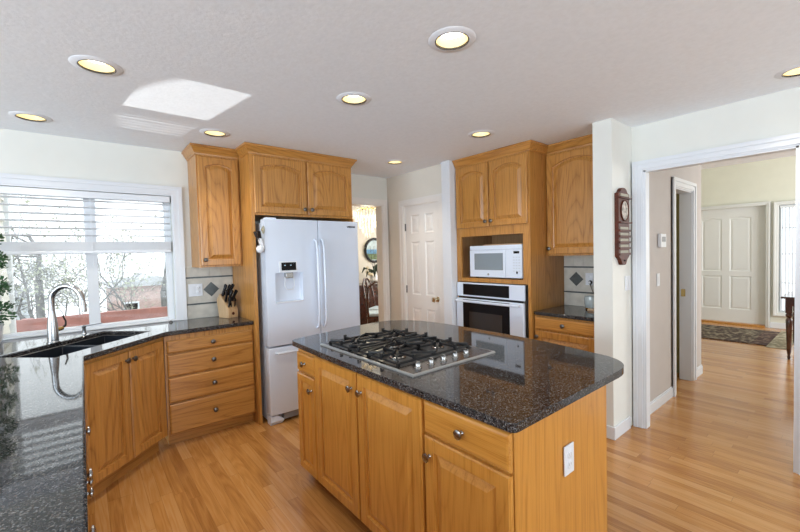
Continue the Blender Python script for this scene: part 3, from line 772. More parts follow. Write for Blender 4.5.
# clip magnets on the fridge side
t = thing('magnetic_clip', 'white magnetic clip with black handles stuck on the fridge side', 'clip', (FX0-.002, FY+.026, 1.535)); t.scale = (2.4, 1.35, 1.3)
MB().sphere((-.014, 0, 0), .026, 14, 8, (.55, 1, 1)).build('magnet', M_POT, t, smooth=True)
MB().loops([[(-.006, -.018, .0), (-.006, .018, 0), (-.001, .018, 0), (-.001, -.018, 0)], [(-.020, -.022, .07), (-.020, .022, .07), (-.012, .022, .07), (-.012, -.022, .07)]]).build('clip_body', M_POT, t, bevel=.002)
for s_ in (-1, 1): MB().tube([(-.014, s_*.008, .06), (-.020, s_*.022, .085), (-.024, s_*.036, .115)], [.005, .007, .006], 8).build('handle', M_BLACK, t, smooth=True)
t = thing('fridge_magnet', 'small cream and gold magnet high on the fridge side', 'magnet', (FX0+.001, FY+.030, 1.700)); t.scale = (1.2, 1.2, 1.6)
MB().lathe([(.003, -.012), (.018, -.009), (.022, 0)], (0, 0, 0), 0, 16).build('magnet_body', M_CREAM, t, smooth=True); MB().sphere((-.011, 0, 0), .009, 10, 6, (.6, 1, 1)).build('bead', M_BRASS, t, smooth=True)

# ------------------------------------------------------------------ oven cabinet (front faces -x)
OX = 3.13
c = thing('oven_cabinet', 'tall oak cabinet housing microwave and wall oven, two arched doors', 'cabinet', (OX, 2.830, 0), RM90)
w = .885
mb = MB()
mb.box(0, .02, 0, .598, .1, 2.38).box(w-.02, w, 0, .598, .1, 2.38)       # sides
mb.box(.02, w-.02, 0, .598, 1.70, 2.38).box(.02, w-.02, .585, .598, .1, 1.70)
mb.box(.02, w-.02, 0, .585, .10, .35)
mb.box(.02, .062, 0, .02, 1.195, 1.70).box(w-.078, w-.02, 0, .02, 1.195, 1.70).box(.02, .03, 0, .02, .35, 1.155).box(w-.03, w-.02, 0, .02, .35, 1.155)  # stiles
mb.box(.062, w-.078, 0, .02, 1.625, 1.70).box(.02, w-.02, 0, .585, 1.155, 1.195)
mb.build('body', M_OAK_V, c)
MB().box(.021, .024, .02, .58, 1.1955, 1.70).box(w-.024, w-.021, .02, .58, 1.1955, 1.70).box(.024, w-.024, .578, .584, 1.1955, 1.70).box(.024, w-.024, .02, .578, 1.69, 1.699).build('niche_lining', M_OAK_D, c)
MB().box(0, w, .06, .598, 0, .10).build('toe_kick', M_OAK_H, c)
cab_door(c, .018, .436, 1.712, 2.345, .408, 1.765, .045)
cab_door(c, .449, w-.018, 1.712, 2.345, .477, 1.765, .045)
drawer(c, .02, w-.02, .12, .335)
crown(c, [(0, .0), (w, 0), (w, .27)], 2.36, 2.437)
# microwave
mw = thing('microwave', 'white countertop microwave in the niche above the wall oven', 'microwave', (OX+.01, 2.662, 1.1955), RM90)
w, h = .622, .330
MB().box(0, w, .03, .42, .014, h).build('body', M_FRIDGE, mw, bevel=.004)
MB().box(.0, w*.70, 0, .03, .012, h-.045).box(0, w, .004, .03, h-.043, h).build('door', M_FRIDGE, mw, bevel=.004)
MB().box(.062, .412, -.0015, .004, .085, .252).build('window', plain('microwave_screen', (.22, .26, .29), .12, var=.02), mw, bevel=.001)
pn = MB().box(w*.705, w, .002, .03, .012, h-.045).build('control_panel', M_FRIDGE, mw, bevel=.003)
MB().box(.530, .592, .0, .003, .245, .268).build('display', M_GLOSSB, mw)
mb = MB()
for r in range(6):
    for q in range(3): mb.box(.524+q*.029, .541+q*.029, .0005, .003, .205-r*.026, .215-r*.026)
mb.build('buttons', plain('grey_button', (.52, .57, .64), .4), pn)
MB().box(.558, .573, -.0005, .002, .056, .075).build('start_button', M_BLACK, pn)
MB().lathe([(.0115, -.002), (.0115, 0.001)], (.235, 0, .042), 1, 16).build('round_emblem', M_GREY, mw)
for x in (.05, w-.05):
    for y in (.06, .38): MB().lathe([(.014, 0), (.014, .016)], (x, y, 0), 2, 10).build('foot', M_BLACK, mw)
t = MB().box(0, .44, 0, .30, 0, .012).build('wooden_board', M_CUTB, bevel=.003); t.location = (OX+.06, 2.52, 1.1955+.3305); t.rotation_euler.z = RM90
tag(t, 'flat wooden board lying on top of the microwave', 'board')
# wall oven
ov = thing('built_in_oven', 'white wall oven with black glass door below the microwave', 'oven', (OX-.001, 2.818, .360), RM90)
w = .818; H_ = .787
MB().box(.03, w-.03, .01, .55, .0, H_-.01).build('body', M_GREY, ov)
MB().box(0, w, -.022, .0, .642, H_).build('control_panel', M_FRIDGE, ov, bevel=.004)
MB().box(.085, .655, -.0245, -.02, .658, H_-.014).build('control_glass', M_GLOSSB, ov, bevel=.001)
d = MB().box(.004, w-.004, -.040, -.002, .02, .622).build('door', M_FRIDGE, ov, bevel=.006)
MB().box(.095, .670, -.0425, -.036, .035, .612).build('door_glass', M_GLOSSB, d, bevel=.001)
MB().box(.18, .585, -.0433, -.0425, .14, .49).build('inner_window', plain('smoked_glass', (.035, .028, .024), .06), d)
MB().box(.02, w-.02, -.018, -.002, .622, .642).build('vent_gap', M_BLACK, ov)
MB().tube([(.03, -.078, .600), (.4, -.084, .600), (w-.03, -.078, .600)], .013, 12).tube([(.045, -.078, .600), (.045, -.036, .600)], .010, 10).tube([(w-.045, -.078, .600), (w-.045, -.036, .600)], .010, 10).build('handle', M_FRIDGE, d, smooth=True)
MB().box(.0, w, -.012, .0, .0, .018).build('bottom_trim', M_FRIDGE, ov)

# ------------------------------------------------------------------ right hand base, worktop, wall cabinet
c = thing('base_cabinet', 'oak base cabinet with one drawer right of the oven cabinet', 'cabinet', (3.172, 1.940, 0), RM90)
w = .562
MB().box(0, w, 0, .555, .10, .880).build('body', M_OAK_V, c); MB().box(0, w, .06, .555, 0, .10).build('toe_kick', M_OAK_H, c)
drawer(c, .012, w-.012, .758, .868)
cab_door(c, .012, w-.012, .112, .742, .040, .690)
t = top_from([(3.175, 1.376), (3.142, 1.376), (3.142, 1.905), (3.165, 1.9435), (XW-.002, 1.9435), (XW-.002, 1.376)], None, .882, .914, 'worktop', M_GRAN)
tag(t, 'short dark granite worktop between the oven cabinet and white wall', 'worktop')
c = thing('upper_cabinet', 'oak wall cabinet with one wide arched door right of the oven cabinet', 'cabinet', (3.420, 1.943, 1.41), RM90)
MB().box(0, .565, 0, .305, 0, .97).build('body', M_OAK_V, c)
cab_door(c, .004, .552, .016, .935, .030, .068, .060)
crown(c, [(.0, 0), (.565, 0)], .95, 1.027)
# things on the small worktop
t = thing('glass_mug', 'pale glass mug standing on the small right hand worktop', 'mug', (3.58, 1.615, .914))
MB().lathe([(.012, .001), (.046, .001), (.056, .03), (.060, .075), (.055, .105), (.051, .105), (.055, .075), (.050, .03), (.04, .008), (.012, .006)], (0, 0, .015), 2, 22).build('cup', plain('pale_glass_ceramic', (.66, .74, .75), .08, trans=.35), t, smooth=True)
MB().lathe([(.035, 0), (.05, .004), (.046, .016)], (0, 0, 0), 2, 22).build('base', M_BRASS, t, smooth=True)
MB().tube([(.0, -.055, .10), (0, -.085, .095), (0, -.09, .06), (0, -.058, .04)], .006, 8).build('handle', M_POT, t, smooth=True)
t = MB().box(-.13, .13, -.06, .06, 0, .018).build('wooden_tray', M_CUTB, bevel=.004); t.location = (3.50, 1.46, .9145); t.rotation_euler.z = 1.4
tag(t, 'small wooden tray at the white wall end of the right worktop', 'tray')
t = thing('plug', 'black power plug with white collar in the right hand outlet', 'plug', (XW-.022, 1.672, 1.150), RM90)
MB().sphere((0, -.014, 0), .017, 12, 8, (1, 1, 1.2)).build('plug_body', M_BLACK, t, smooth=True)
MB().tube([(0, -.02, -.012), (.02, -.03, -.06), (.05, -.02, -.14), (.08, -.02, -.236)], .003, 6).build('cord', M_BLACK, t, smooth=True)
MB().lathe([(.010, -.034), (.012, -.030), (.010, -.024)], (0, 0, 0), 1, 12).build('collar', M_POT, t, smooth=True)

# ------------------------------------------------------------------ island
IX, IY0, IY1 = 1.078, 2.385, .742
c = thing('kitchen_island', 'oak kitchen island with panelled doors carrying the cooktop', 'island', (IX, IY0, 0), RM90)
w = IY0-IY1; D = .705
MB().box(.0, w-.018, 0, D, .095, .882).build('body', M_ISL_V, c)
MB().box(.03, w-.05, .07, D-.03, 0, .095).build('toe_kick', M_OAK_D, c)
MB().box(w-.018, w, 0.004, D+.002, 0, .882).build('end_panel', M_ISL_V, c, bevel=.001)
K = M_KNOBI
def xl(y): return IY0-y
drawer(c, .012, xl(2.134), .730, .850, M_ISL_H, K)
cab_door(c, .012, xl(2.134), .092, .715, xl(2.17), .64, mat=M_ISL_V, km=K, rail=.045)
cab_door(c, xl(2.122), xl(1.672), .092, .862, xl(1.71), .775, mat=M_ISL_V, km=K)
cab_door(c, xl(1.658), xl(1.176), .092, .862, xl(1.62), .775, mat=M_ISL_V, km=K)
drawer(c, xl(1.160), w-.004, .735, .866, M_ISL_H, K)
cab_door(c, xl(1.160), w-.004, .092, .722, xl(1.128), .645, mat=M_ISL_V, km=K)
def arc(cx, cy_, r, a0, a1, n=7): return [(cx+r*math.cos(math.radians(a0+(a1-a0)*i/n)), cy_+r*math.sin(math.radians(a0+(a1-a0)*i/n))) for i in range(n+1)]
out = arc(1.068, .740, .025, 180, 270, 4)+bez((1.85, .715), (2.02, .715), (2.075, .85), 8)+[(2.105, 1.0), (2.150, 1.25), (2.170, 1.6), (2.170, 1.95)]+bez((2.168, 2.05), (2.15, 2.50), (1.90, 2.55), 8)+bez((1.80, 2.555), (1.5, 2.53), (1.10, 2.45), 5)+bez((1.08, 2.445), (1.048, 2.43), (1.045, 2.39), 4)+bez((1.035, 1.9), (1.030, 1.4), (1.043, .9), 6)
t = top_from(out, None, .882, .914, 'island_worktop', M_GRAN, .010)
tag(t, 'dark speckled granite top of the island with rounded far corners', 'worktop')

# cooktop
CX0, CX1, CY0, CY1 = 1.122, 1.722, 1.292, 2.160
ck = thing('gas_cooktop', 'stainless gas cooktop with five burners set in the island top', 'cooktop', ((CX0+CX1)/2, (CY0+CY1)/2, .914))
ox, oy = (CX0+CX1)/2, (CY0+CY1)/2; hx, hy = (CX1-CX0)/2, (CY1-CY0)/2
def rr(x0, x1, y0, y1, z): return [(x0, y0, z), (x1, y0, z), (x1, y1, z), (x0, y1, z)]
mb = MB(); yk = -hy+.135      # raised steel rim, knob strip and sunken well
MB().loops([rr(-hx, hx, -hy, hy, .0), rr(-hx, hx, -hy, hy, .005), rr(-hx+.003, hx-.003, -hy+.003, hy-.003, .0105), rr(-hx+.011, hx-.011, -hy+.011, hy-.011, .0105), rr(-hx+.012, hx-.012, -hy+.012, hy-.012, .004)], False, False).build('steel_rim', plain('bright_steel_rim', (.42, .42, .42), .3, 1), ck)
mb.loops([rr(-hx+.008, hx-.008, -hy+.008, hy-.008, .0), rr(-hx+.008, hx-.008, -hy+.008, hy-.008, .009), rr(-hx+.010, hx-.010, -hy+.010, hy-.010, .0095), rr(-hx+.03, hx-.03, yk, hy-.03, .010), rr(-hx+.036, hx-.036, yk+.006, hy-.036, .003)], True, True)
mb.build('steel_tray', plain('steel_dark_reflections', (.20, .185, .17), .22, 1, var=.05, scale=60), ck)  # brownish reflections in the steel are put into this darker colour
MB().box(-hx+.037, hx-.037, yk+.007, hy-.037, .0025, .0038).build('well_surface', plain('well_dark_reflections', (.05, .05, .052), .3, .5), ck)  # dark plate stands in for blackish reflections in the steel well
bpos = [(-.15, .26, .038), (.15, .26, .045), (0, .07, .055), (-.15, -.14, .045), (.15, -.14, .038)]
for bx, by, br in bpos:
    b_ = MB().lathe([(br, 0), (br, .008), (br*.8, .014), (br*.78, .014)], (bx, by, .0035), 2, 22).build('burner', M_STEEL, ck, smooth=True)
    MB().lathe([(br*.78, .014), (br*.80, .021), (br*.70, .025), (.002, .026)], (bx, by, .0035), 2, 22).build('burner_cap', M_IRON, b_, smooth=True)
def grate(y0, y1, cs):
    mb = MB(); x0, x1 = -hx+.045, hx-.045; zt = .036; q = .0048
    def bar(ax, ay, bx_, by_, z=zt, hh=.006):
        d = Vector((bx_-ax, by_-ay)); L = d.length; a = math.atan2(d.y, d.x); st = len(mb.v)
        mb.loops([[(0, -q, z-2*hh), (0, q, z-2*hh), (0, q*.7, z), (0, -q*.7, z)], [(L, -q, z-2*hh), (L, q, z-2*hh), (L, q*.7, z), (L, -q*.7, z)]])
        mb.xf(Matrix.Translation((ax, ay, 0)) @ Matrix.Rotation(a, 4, 'Z'), st)
    bar(x0, y0, x1, y0, zt-.010); bar(x0, y1, x1, y1, zt-.010); bar(x0, y0, x0, y1, zt-.010); bar(x1, y0, x1, y1, zt-.010)
    if len(cs) > 1: bar(0, y0, 0, y1, zt-.006)
    for cx, cy_ in cs:
        xa, xb = (x0, 0) if cx < 0 else ((0, x1) if cx > 0 else (x0, x1))
        for ddx, ddy in ((1, 0), (-1, 0), (0, 1), (0, -1)):
            ex = (xb if ddx > 0 else xa) if ddx else cx; ey = (y1 if ddy > 0 else y0) if ddy else cy_
            sx_, sy2 = cx+ddx*.022, cy_+ddy*.022
            bar(sx_, sy2, ex, ey, zt+.004)
            mb.box(sx_-.006, sx_+.006, sy2-.006, sy2+.006, zt-.012, zt+.010)
            # raised horn at the outer end
            mb.box(ex-.008, ex+.008, ey-.008, ey+.008, zt-.02, zt+.012)
        if cx == 0:
            for sx2 in (-1, 1):
                for sy3 in (-1, 1): bar(cx+sx2*.02, cy_+sy3*.02, x0 if sx2 < 0 else x1, y0 if sy3 < 0 else y1, zt+.002)
        else:
            for sx2 in (-1, 1):
                for sy3 in (-1, 1): bar(cx+sx2*.05, cy_+sy3*.05, xa if sx2 < 0 else xb, y0 if sy3 < 0 else y1, zt+.002)
    for px_ in (x0, x1):
        for py_ in (y0, y1): mb.box(px_-.008, px_+.008, py_-.008, py_+.008, .004, zt-.012)
    return mb.build('grate', M_IRON, ck, bevel=.0012, seg=1)
grate(.168, .385, [(-.15, .26), (.15, .26)]); grate(-.022, .162, [(0, .07)]); grate(-.275, -.028, [(-.15, -.14), (.15, -.14)])
for k in range(5):
    x = -.205+k*.086; y = -hy+.070
    kb_ = MB().lathe([(.019, 0), (.019, .003), (.0145, .005), (.0140, .020), (.012, .023), (.002, .024)], (x, y, .010), 2, 20).build('control_knob', M_STEEL, ck, smooth=True)
    MB().box(x-.003, x+.003, y-.0135, y+.0135, .032, .041).build('grip', M_STEEL, kb_, bevel=.001)

# ------------------------------------------------------------------ recessed lights
def downlight(x, y, label, first=[None]):
    if first[0] is None:
        t = thing('recessed_ceiling_light', label, 'ceiling light', (x, y, CZ), 0, 'recessed lights in the kitchen ceiling'); first[0] = t
        MB().lathe([(.073, -.006), (.104, -.004), (.109, 0), (.109, .001), (.074, .002)], (0, 0, 0), 2, 36, False, False).build('trim_ring', plain('white_ring', (.80, .83, .88), .6), t, smooth=True)
        MB().lathe([(.0775, -.0062), (.0775, -.0070), (.0735, -.0070), (.0725, .002)], (0, 0, 0), 2, 36, False, False).build('dark_gap_ring', M_BLACK, t, smooth=True)
        MB().lathe([(.074, -.002), (.071, .03), (.062, .10), (.056, .125)], (0, 0, 0), 2, 36, False, True).build('reflector', M_GOLD, t, smooth=True)
        MB().lathe([(.045, .070), (.060, .045), (.056, .036), (.040, .030), (.002, .028)], (0, 0, 0), 2, 28, True, True).build('bulb', M_BULB, t, smooth=True)
        l = bpy.data.lights.new('bulb_light', 'SPOT'); l.energy = 20; l.color = (1, .92, .78); l.spot_size = math.radians(104); l.spot_blend = 1.0; l.shadow_soft_size = .04
        lo = bpy.data.objects.new('bulb_light', l); COL.objects.link(lo); lo.parent = t; lo.location = (0, 0, -.008)
        return t
    t = copy_tree(first[0]); t.location = (x, y, CZ); t['label'] = label; return t
LB = ['recessed ceiling light at upper left, nearest the sun patch on its left', 'recessed ceiling light directly before the window, farthest left',
      'recessed ceiling light before the narrow wall cabinet, beside the sun patch', 'recessed ceiling light over the cooktop end of the island',
      'largest recessed ceiling light, over the near end of the island', 'recessed ceiling light in front of the oven cabinet doors',
      'smallest recessed ceiling light, by the dining doorway and pantry door', 'recessed ceiling light cut by the right edge of the photo']
for (x, y), lb in zip(LAMPS, LB): downlight(x, y, lb)

# ------------------------------------------------------------------ doors
def six_panel(w, h, rows, cols=2, arch=False, t=.04, mats=None, mat=None, stile=.10, mid=.09):
    """slab in local frame: x 0..w, front at y=0, panels raised in recesses"""
    mb = MB(); holes = []
    pw = (w-2*stile-(cols-1)*mid)/cols
    for r0, r1 in rows:
        for k in range(cols):
            a = stile+k*(pw+mid); holes.append((a, a+pw, r0, r1))
    base = slab((0, w), (0, h), (0, t), [(a, b, c0, c1) for a, b, c0, c1 in holes], 1)
    mb.add(base.v, base.f)
    for a, b, c0, c1 in holes:
        rise = .03 if (arch and c1 > h*.8) else 0; n = 12 if rise else 1
        def lp(i, y):
            L = [(a+i, y, c0+i), (b-i, y, c0+i)]
            for k in range(n+1):
                x = b-i+(a-b+2*i)*k/n; q = k/n
                L.append((x, y, c1-i-(rise*(.5+.5*math.cos(2*PI*(q-0)))*1.0 if rise else 0)))
            return L
        if rise:
            # solid fill above the arched top
            L = lp(0, 0); top = L[2:]
            vs = [(x, 0, z) for x, _, z in top]+[(x, 0, c1) for x, _, z in top]; m_ = len(top)
            mb.add(vs, [(i, i+1, m_+i+1, m_+i) for i in range(m_-1)])
        mb.loops([lp(0, 0), lp(.012, .009), lp(.022, .009), lp(.045, .003)], False, True)
        mb.add(*[[(a, t-.001, c0), (b, t-.001, c0), (b, t-.001, c1), (a, t-.001, c1)], [(0, 1, 2, 3)]])
    return mb
d = struct(thing('door_1', None, None, (PX+.022, PY1-.004, .006), RM90))
dw = PY1-PY0-.008
six_panel(dw, 2.03, [(.20, .80), (.96, 1.60), (1.70, 1.92)], stile=.105, mid=.095).build('door_panel', M_DOOR, d)
MB().lathe([(.032, 0), (.032, -.006), (.012, -.012), (.011, -.035), (.026, -.045), (.031, -.060), (.026, -.073), (.004, -.078)], (dw-.065, 0, .93), 1, 22).build('door_knob', plain('polished_nickel_brass', (.80, .74, .58), .15, 1), d, smooth=True)
for z in (.25, 1.02, 1.78):
    MB().lathe([(.006, -.045), (.006, .045)], (0.002, -.006, z), 2, 10).box(0, .012, -.004, -.0005, z-.045, z+.045).build('hinge', M_PEWTER, d)
struct(MB().box(PX+.010, PX+.11, PY0-.001, PY0+.004, 0, 2.04).box(PX+.010, PX+.11, PY1-.004, PY1+.001, 0, 2.04).box(PX+.01, PX+.11, PY0, PY1, 2.036, 2.041).build('trim_10', M_DOOR))
struct(B(PX+.12, PX+.7, 2.96, 3.98, 0, CZ).build('wall_pantry_inside', M_WALLW)) if False else None
# hall door, ajar into the small room
d = struct(thing('door_3', None, None, (HDX0+.012, 1.345, .006), math.radians(95)))
six_panel(.53, 2.03, [(.20, .80), (.96, 1.60), (1.70, 1.92)]).build('door_panel', M_DOOR, d)
MB().lathe([(.028, 0), (.028, -.006), (.011, -.012), (.011, -.03), (.026, -.045), (.02, -.062), (.004, -.066)], (.47, 0, .95), 1, 18).build('door_knob', M_BRASS, d, smooth=True)
struct(MB().box(HDX0-.001, HDX0+.010, 1.222, 1.33, 0, 2.05).box(HDX1-.012, HDX1+.001, 1.222, 1.33, 0, 2.05).box(HDX0, HDX1, 1.222, 1.33, 2.038, 2.051).build('trim_11', M_TRIM))
struct(MB().box(HDX1-.0145, HDX1-.0115, 1.275, 1.315, .92, 1.00).build('trim_13', M_BRASS))
l = bpy.data.lights.new('small_room_fill', 'POINT'); l.energy = 1.5; l.color = (1, .85, .5); l.shadow_soft_size = .1  # added point light without a fixture, lifts the dark olive walls
lo = bpy.data.objects.new('small_room_fill', l); COL.objects.link(lo); lo.location = (4.5, 2.1, 2.2)
# front door
d = struct(thing('door_2', None, None, (FX+.06, 2.283, .03), RM90))
six_panel(1.12, 2.12, [(.24, .86), (.95, 1.96)], arch=True, stile=.20, mid=.115).build('door_panel', M_FDOOR, d)
for z in (.22, 1.05, 1.85): MB().lathe([(.008, -.05), (.008, .05)], (1.118, -.01, z), 2, 10).build('hinge', M_BRASS, d)
struct(B(FX-.06, FX+.15, 1.163, 2.283, 0, .03).build('trim_12', M_OAK_H))
# sidelight window with vertical blind
w2 = struct(thing('window_2', None, None, (FX+.05, .725, .28)))
MB().box(0, .05, -.275, -.245, 0, 1.85).box(0, .05, .245, .275, 0, 1.85).box(0, .05, -.245, .245, 0, .03).box(0, .05, -.245, .245, 1.82, 1.85).box(.02, .04, -.245, .245, .50, .52).box(.02, .04, -.245, .245, 1.0, 1.02).box(.02, .04, -.245, .245, 1.45, 1.47).build('window_frame', M_TRIM, w2)
MB().box(.028, .032, -.245, .245, .03, 1.82).build('glass_pane', M_GLASS, w2)
vb = thing('vertical_blind', 'white vertical slat blind over the tall window beside front door', 'blind', (FX-.0, .725, .31))
MB().box(-.0, .03, -.26, .26, 1.77, 1.81).build('head_rail', M_WHITE, vb)
mb = MB()
for k in range(12):
    st = len(mb.v); mb.box(-.0006, .0006, -.019, .019, .0, 1.77); mb.xf(Matrix.Translation((.015, -.235+k*.043, 0)) @ Matrix.Rotation(math.radians(62), 4, 'Z'), st)
mb.build('slats', M_WHITE, vb)

# ------------------------------------------------------------------ rugs, hall table
t = thing('area_rug', 'dark patterned rug with black border in front of the front door', 'rug', (8.25, 1.75, 0))
def rot_rect(x0, x1, y0, y1, z0, z1): return MB().box(x0, x1, y0, y1, z0, z1)
MB().box(-.68, .62, -.82, .9, 0.001, .010).build('border', M_RUGB, t); MB().box(-.62, .56, -.64, .9, .009, .012).build('field', M_RUG, t)
t = MB().box(-.74, .80, -.115, .115, 0, .006).build('runner_rug', M_RUGL); t.location = (8.22, .815, 0.001); t.rotation_euler.z = 0
tag(t, 'narrow beige patterned rug beside the dark rug in the foyer', 'rug')
tb = thing('console_table', 'dark mahogany table with turned leg at the right of the foyer', 'table', (7.22, .35, 0))
MB().box(-.42, .42, -.42, .36, .775, .80).build('tabletop', M_MAHOG, tb, bevel=.006); MB().box(-.36, .36, -.36, .30, .68, .775).build('apron', M_MAHOG, tb)
lp = [(.012, 0), (.018, .03), (.012, .05), (.022, .10), (.030, .42), (.034, .50), (.022, .53), (.036, .56), (.024, .59)]
for lx in (-.34, .34):
    for ly in (-.34, .29):
        MB().lathe(lp, (lx, ly, 0), 2, 16).box(lx-.032, lx+.032, ly-.032, ly+.032, .59, .78).build('leg', M_MAHOG, tb, smooth=True)
t = thing('foyer_chair', 'dark chair standing behind the mahogany table in the foyer', 'chair', (7.9, .15, 0))
MB().box(-.22, .22, -.22, .22, .42, .46).build('seat', M_MAHOG, t, bevel=.01)
for lx in (-.2, .2):
    for ly in (-.2, .2): MB().tube([(lx, ly, 0), (lx*.95, ly*.95, .42)], [.014, .02], 8).build('leg', M_MAHOG, t)
MB().tube([(.2, -.2, .44), (.24, -.19, .7), (.22, 0, .92), (.24, .19, .7), (.2, .2, .44)], .016, 8).build('backrest', M_MAHOG, t, smooth=True)

# ------------------------------------------------------------------ perpetual calendar plaque on the stub wall
cp = thing('calendar_plaque', 'cherry wood perpetual calendar plaque with small oval picture on white wall', 'calendar', (3.243, 1.236, 1.338)); cp.scale = (.86, 1, .905)
pw = .122
prof = [(-pw, .075)]+bez((-.10, .060), (-.075, .05), (-.06, .03), 4)+bez((-.04, .002), (0, -.008), (.04, .002), 5)+bez((.06, .03), (.075, .05), (.10, .060), 4)+[(pw, .075), (pw, .605)]+bez((.09, .612), (.07, .62), (.06, .638), 4)+bez((.03, .652), (0, .655), (-.03, .652), 4)+bez((-.06, .638), (-.07, .62), (-.09, .612), 4)+[(-pw, .605)]
MB().prism(prof, 1, -.030, 0).build('board', M_CHERRY, cp, bevel=.003)
MB().box(-.125, .125, -.048, -.030, .352, .366).build('shelf', M_CHERRY, cp, bevel=.002); MB().box(-.125, .125, -.048, -.030, .560, .572).build('shelf', M_CHERRY, cp, bevel=.002)
MB().box(-.085, .085, -.036, -.029, .580, .602).build('name_strip', M_CREAM, cp)
ovp = [(.075*math.cos(2*PI*k/28), .46+.082*math.sin(2*PI*k/28)) for k in range(28)]
pic = MB().prism(ovp, 1, -.035, -.029).build('oval_picture', plain('faded_picture', (.42, .36, .30), .5, var=.8, scale=22), cp)
MB().tube([(x*1.04, -.034, .46+(z-.46)*1.04) for x, z in ovp]+[(ovp[0][0]*1.04, -.034, .46)], .006, 6).build('oval_frame', M_CHERRY, pic, smooth=True)
for k in range(5):
    z = .100+k*.050
    MB().box(-.118, .118, -.040, -.029, z-.018, z).build('tile_rail', M_CHERRY, cp, bevel=.001)
    mb = MB()
    for q in range(7): mb.box(-.088+q*.0255, -.088+q*.0255+.023, -.0325, -.029, z, z+.022)
    mb.build('date_tiles', M_CREAM, cp)
MB().sphere((0, -.032, .035), .008, 10, 6).build('peg', M_BLACK, cp, smooth=True)

# ------------------------------------------------------------------ dining room
ch = thing('crystal_chandelier', 'lit tiered crystal chandelier seen through the dining doorway', 'chandelier', (3.62, 5.20, 1.72))
MB().lathe([(.06, .70), (.06, .72)], (0, 0, 0), 2, 20).tube([(0, 0, .50), (0, 0, .71)], .008, 8).build('canopy', M_BRASS, ch)
mb = MB()
for k in range(8):
    a = 2*PI*k/8; mb.tube([(0, 0, .48), (.12*math.cos(a), .12*math.sin(a), .50), (.21*math.cos(a), .21*math.sin(a), .45)], .006, 6)
mb.build('arms', M_BRASS, ch)
mb = MB()
for R0, zt_, ln, cnt in ((.225, .46, .10, 26), (.19, .38, .10, 22), (.135, .28, .10, 16), (.085, .18, .09, 10), (.04, .09, .08, 5)):
    for k in range(cnt):
        a = 2*PI*k/cnt; x, y = R0*math.cos(a), R0*math.sin(a)
        mb.lathe([(.001, -ln), (.009, -ln+.02), (.007, -.01), (.001, 0)], (x, y, zt_), 2, 5)
mb.build('crystal_drops', M_CRYSTAL, ch)
l = bpy.data.lights.new('chandelier_light', 'POINT'); l.energy = 16; l.color = (1, .86, .62); l.shadow_soft_size = .12
lo = bpy.data.objects.new('chandelier_light', l); COL.objects.link(lo); lo.parent = ch; lo.location = (0, 0, .30)
pc = thing('round_picture', 'round black framed landscape picture on the dining room wall', 'picture', (4.735, 6.6, 1.545))
def disk(r, y0, y1, n=36): return MB().lathe([(r, y1), (r, y0)], (0, 0, 0), 1, n)
disk(.22, -.02, 0).build('backing', plain('painted_sky', (.50, .62, .66), .6, var=.2, scale=9), pc)
mb = MB(); pts = [(.235*math.cos(2*PI*k/36), -.022, .235*math.sin(2*PI*k/36)) for k in range(37)]
mb.tube(pts, .028, 8).build('frame', M_BLACK, pc, smooth=True)
def seg(z0, z1, r, y): 
    a0, a1 = math.asin(z0/r), math.asin(z1/r); P = [(r*math.cos(a0+(a1-a0)*k/8), r*math.sin(a0+(a1-a0)*k/8)) for k in range(9)]
    return MB().prism(P+[(-x, z) for x, z in reversed(P)], 1, y, -.0195)
seg(-.19, -.07, .215, -.0225).build('painted_meadow', plain('painted_green', (.10, .16, .06), .6, var=.6, scale=30), pc)
seg(-.07, .02, .215, -.0220).build('painted_lake', plain('painted_blue', (.08, .26, .46), .5, var=.4, scale=20), pc)
sb = thing('sideboard', 'dark red wood sideboard against the dining room wall', 'sideboard', (4.68, 6.32, 0))
MB().box(-.70, .70, -.24, .24, .12, .86).build('body', M_MAHOG, sb, bevel=.004); MB().box(-.73, .73, -.27, .26, .86, .89).build('top', M_MAHOG, sb, bevel=.006)
for x0 in (-.66, -.21, .24):
    d_ = MB().box(x0, x0+.42, -.255, -.24, .16, .66).build('door', M_MAHOG, sb, bevel=.004); MB().sphere((x0+.38, -.262, .42), .012, 8, 6).build('knob', M_BRASS, d_)
for lx in (-.66, .66):
    for ly in (-.2, .2): MB().box(lx-.03, lx+.03, ly-.03, ly+.03, 0, .12).build('leg', M_MAHOG, sb)
va = thing('flower_arrangement', 'vase of dark curling flowers with tall twigs on the sideboard', 'vase', (4.50, 6.30, .89))
MB().lathe([(.05, 0), (.09, .06), (.08, .14), (.04, .19), (.05, .21)], (0, 0, 0), 2, 18).build('vase', M_POT, va, smooth=True)
mb = MB(); rnd = random.Random(9)
for k in range(16):
    a = rnd.uniform(0, 2*PI); R1 = rnd.uniform(.08, .24); h_ = rnd.uniform(.18, .36)
    mb.tube([(0, 0, .18), (R1*.6*math.cos(a), R1*.4*math.sin(a), h_), (R1*math.cos(a), R1*.5*math.sin(a), h_+.02), (R1*1.25*math.cos(a), R1*.5*math.sin(a), h_-.07)], [.006, .014, .024, .008], 6)
mb.build('leaves', plain('dark_leaf', (.03, .05, .03), .5, var=.5, scale=20), va, smooth=True)
mb = MB()
for k in range(7):
    a = rnd.uniform(0, 2*PI); mb.sphere((.15*math.cos(a), .08*math.sin(a), rnd.uniform(.16, .32)), .035, 8, 6)
mb.build('blossoms', plain('cream_blossom', (.7, .62, .45), .6), va, smooth=True)
mb = MB()
for dx in (-.06, .06, .02): mb.tube([(0, 0, .2), (dx*.7, 0, .45), (dx, .02, .74)], .003, 5)
mb.build('twigs', M_MAHOG, va)
dt = thing('dining_table', 'dark dining table under a pale blue cloth seen through doorway', 'table', (5.25, 5.05, 0))
MB().box(-.80, .50, -.42, .42, .72, .75).build('tabletop', M_MAHOG, dt, bevel=.005)
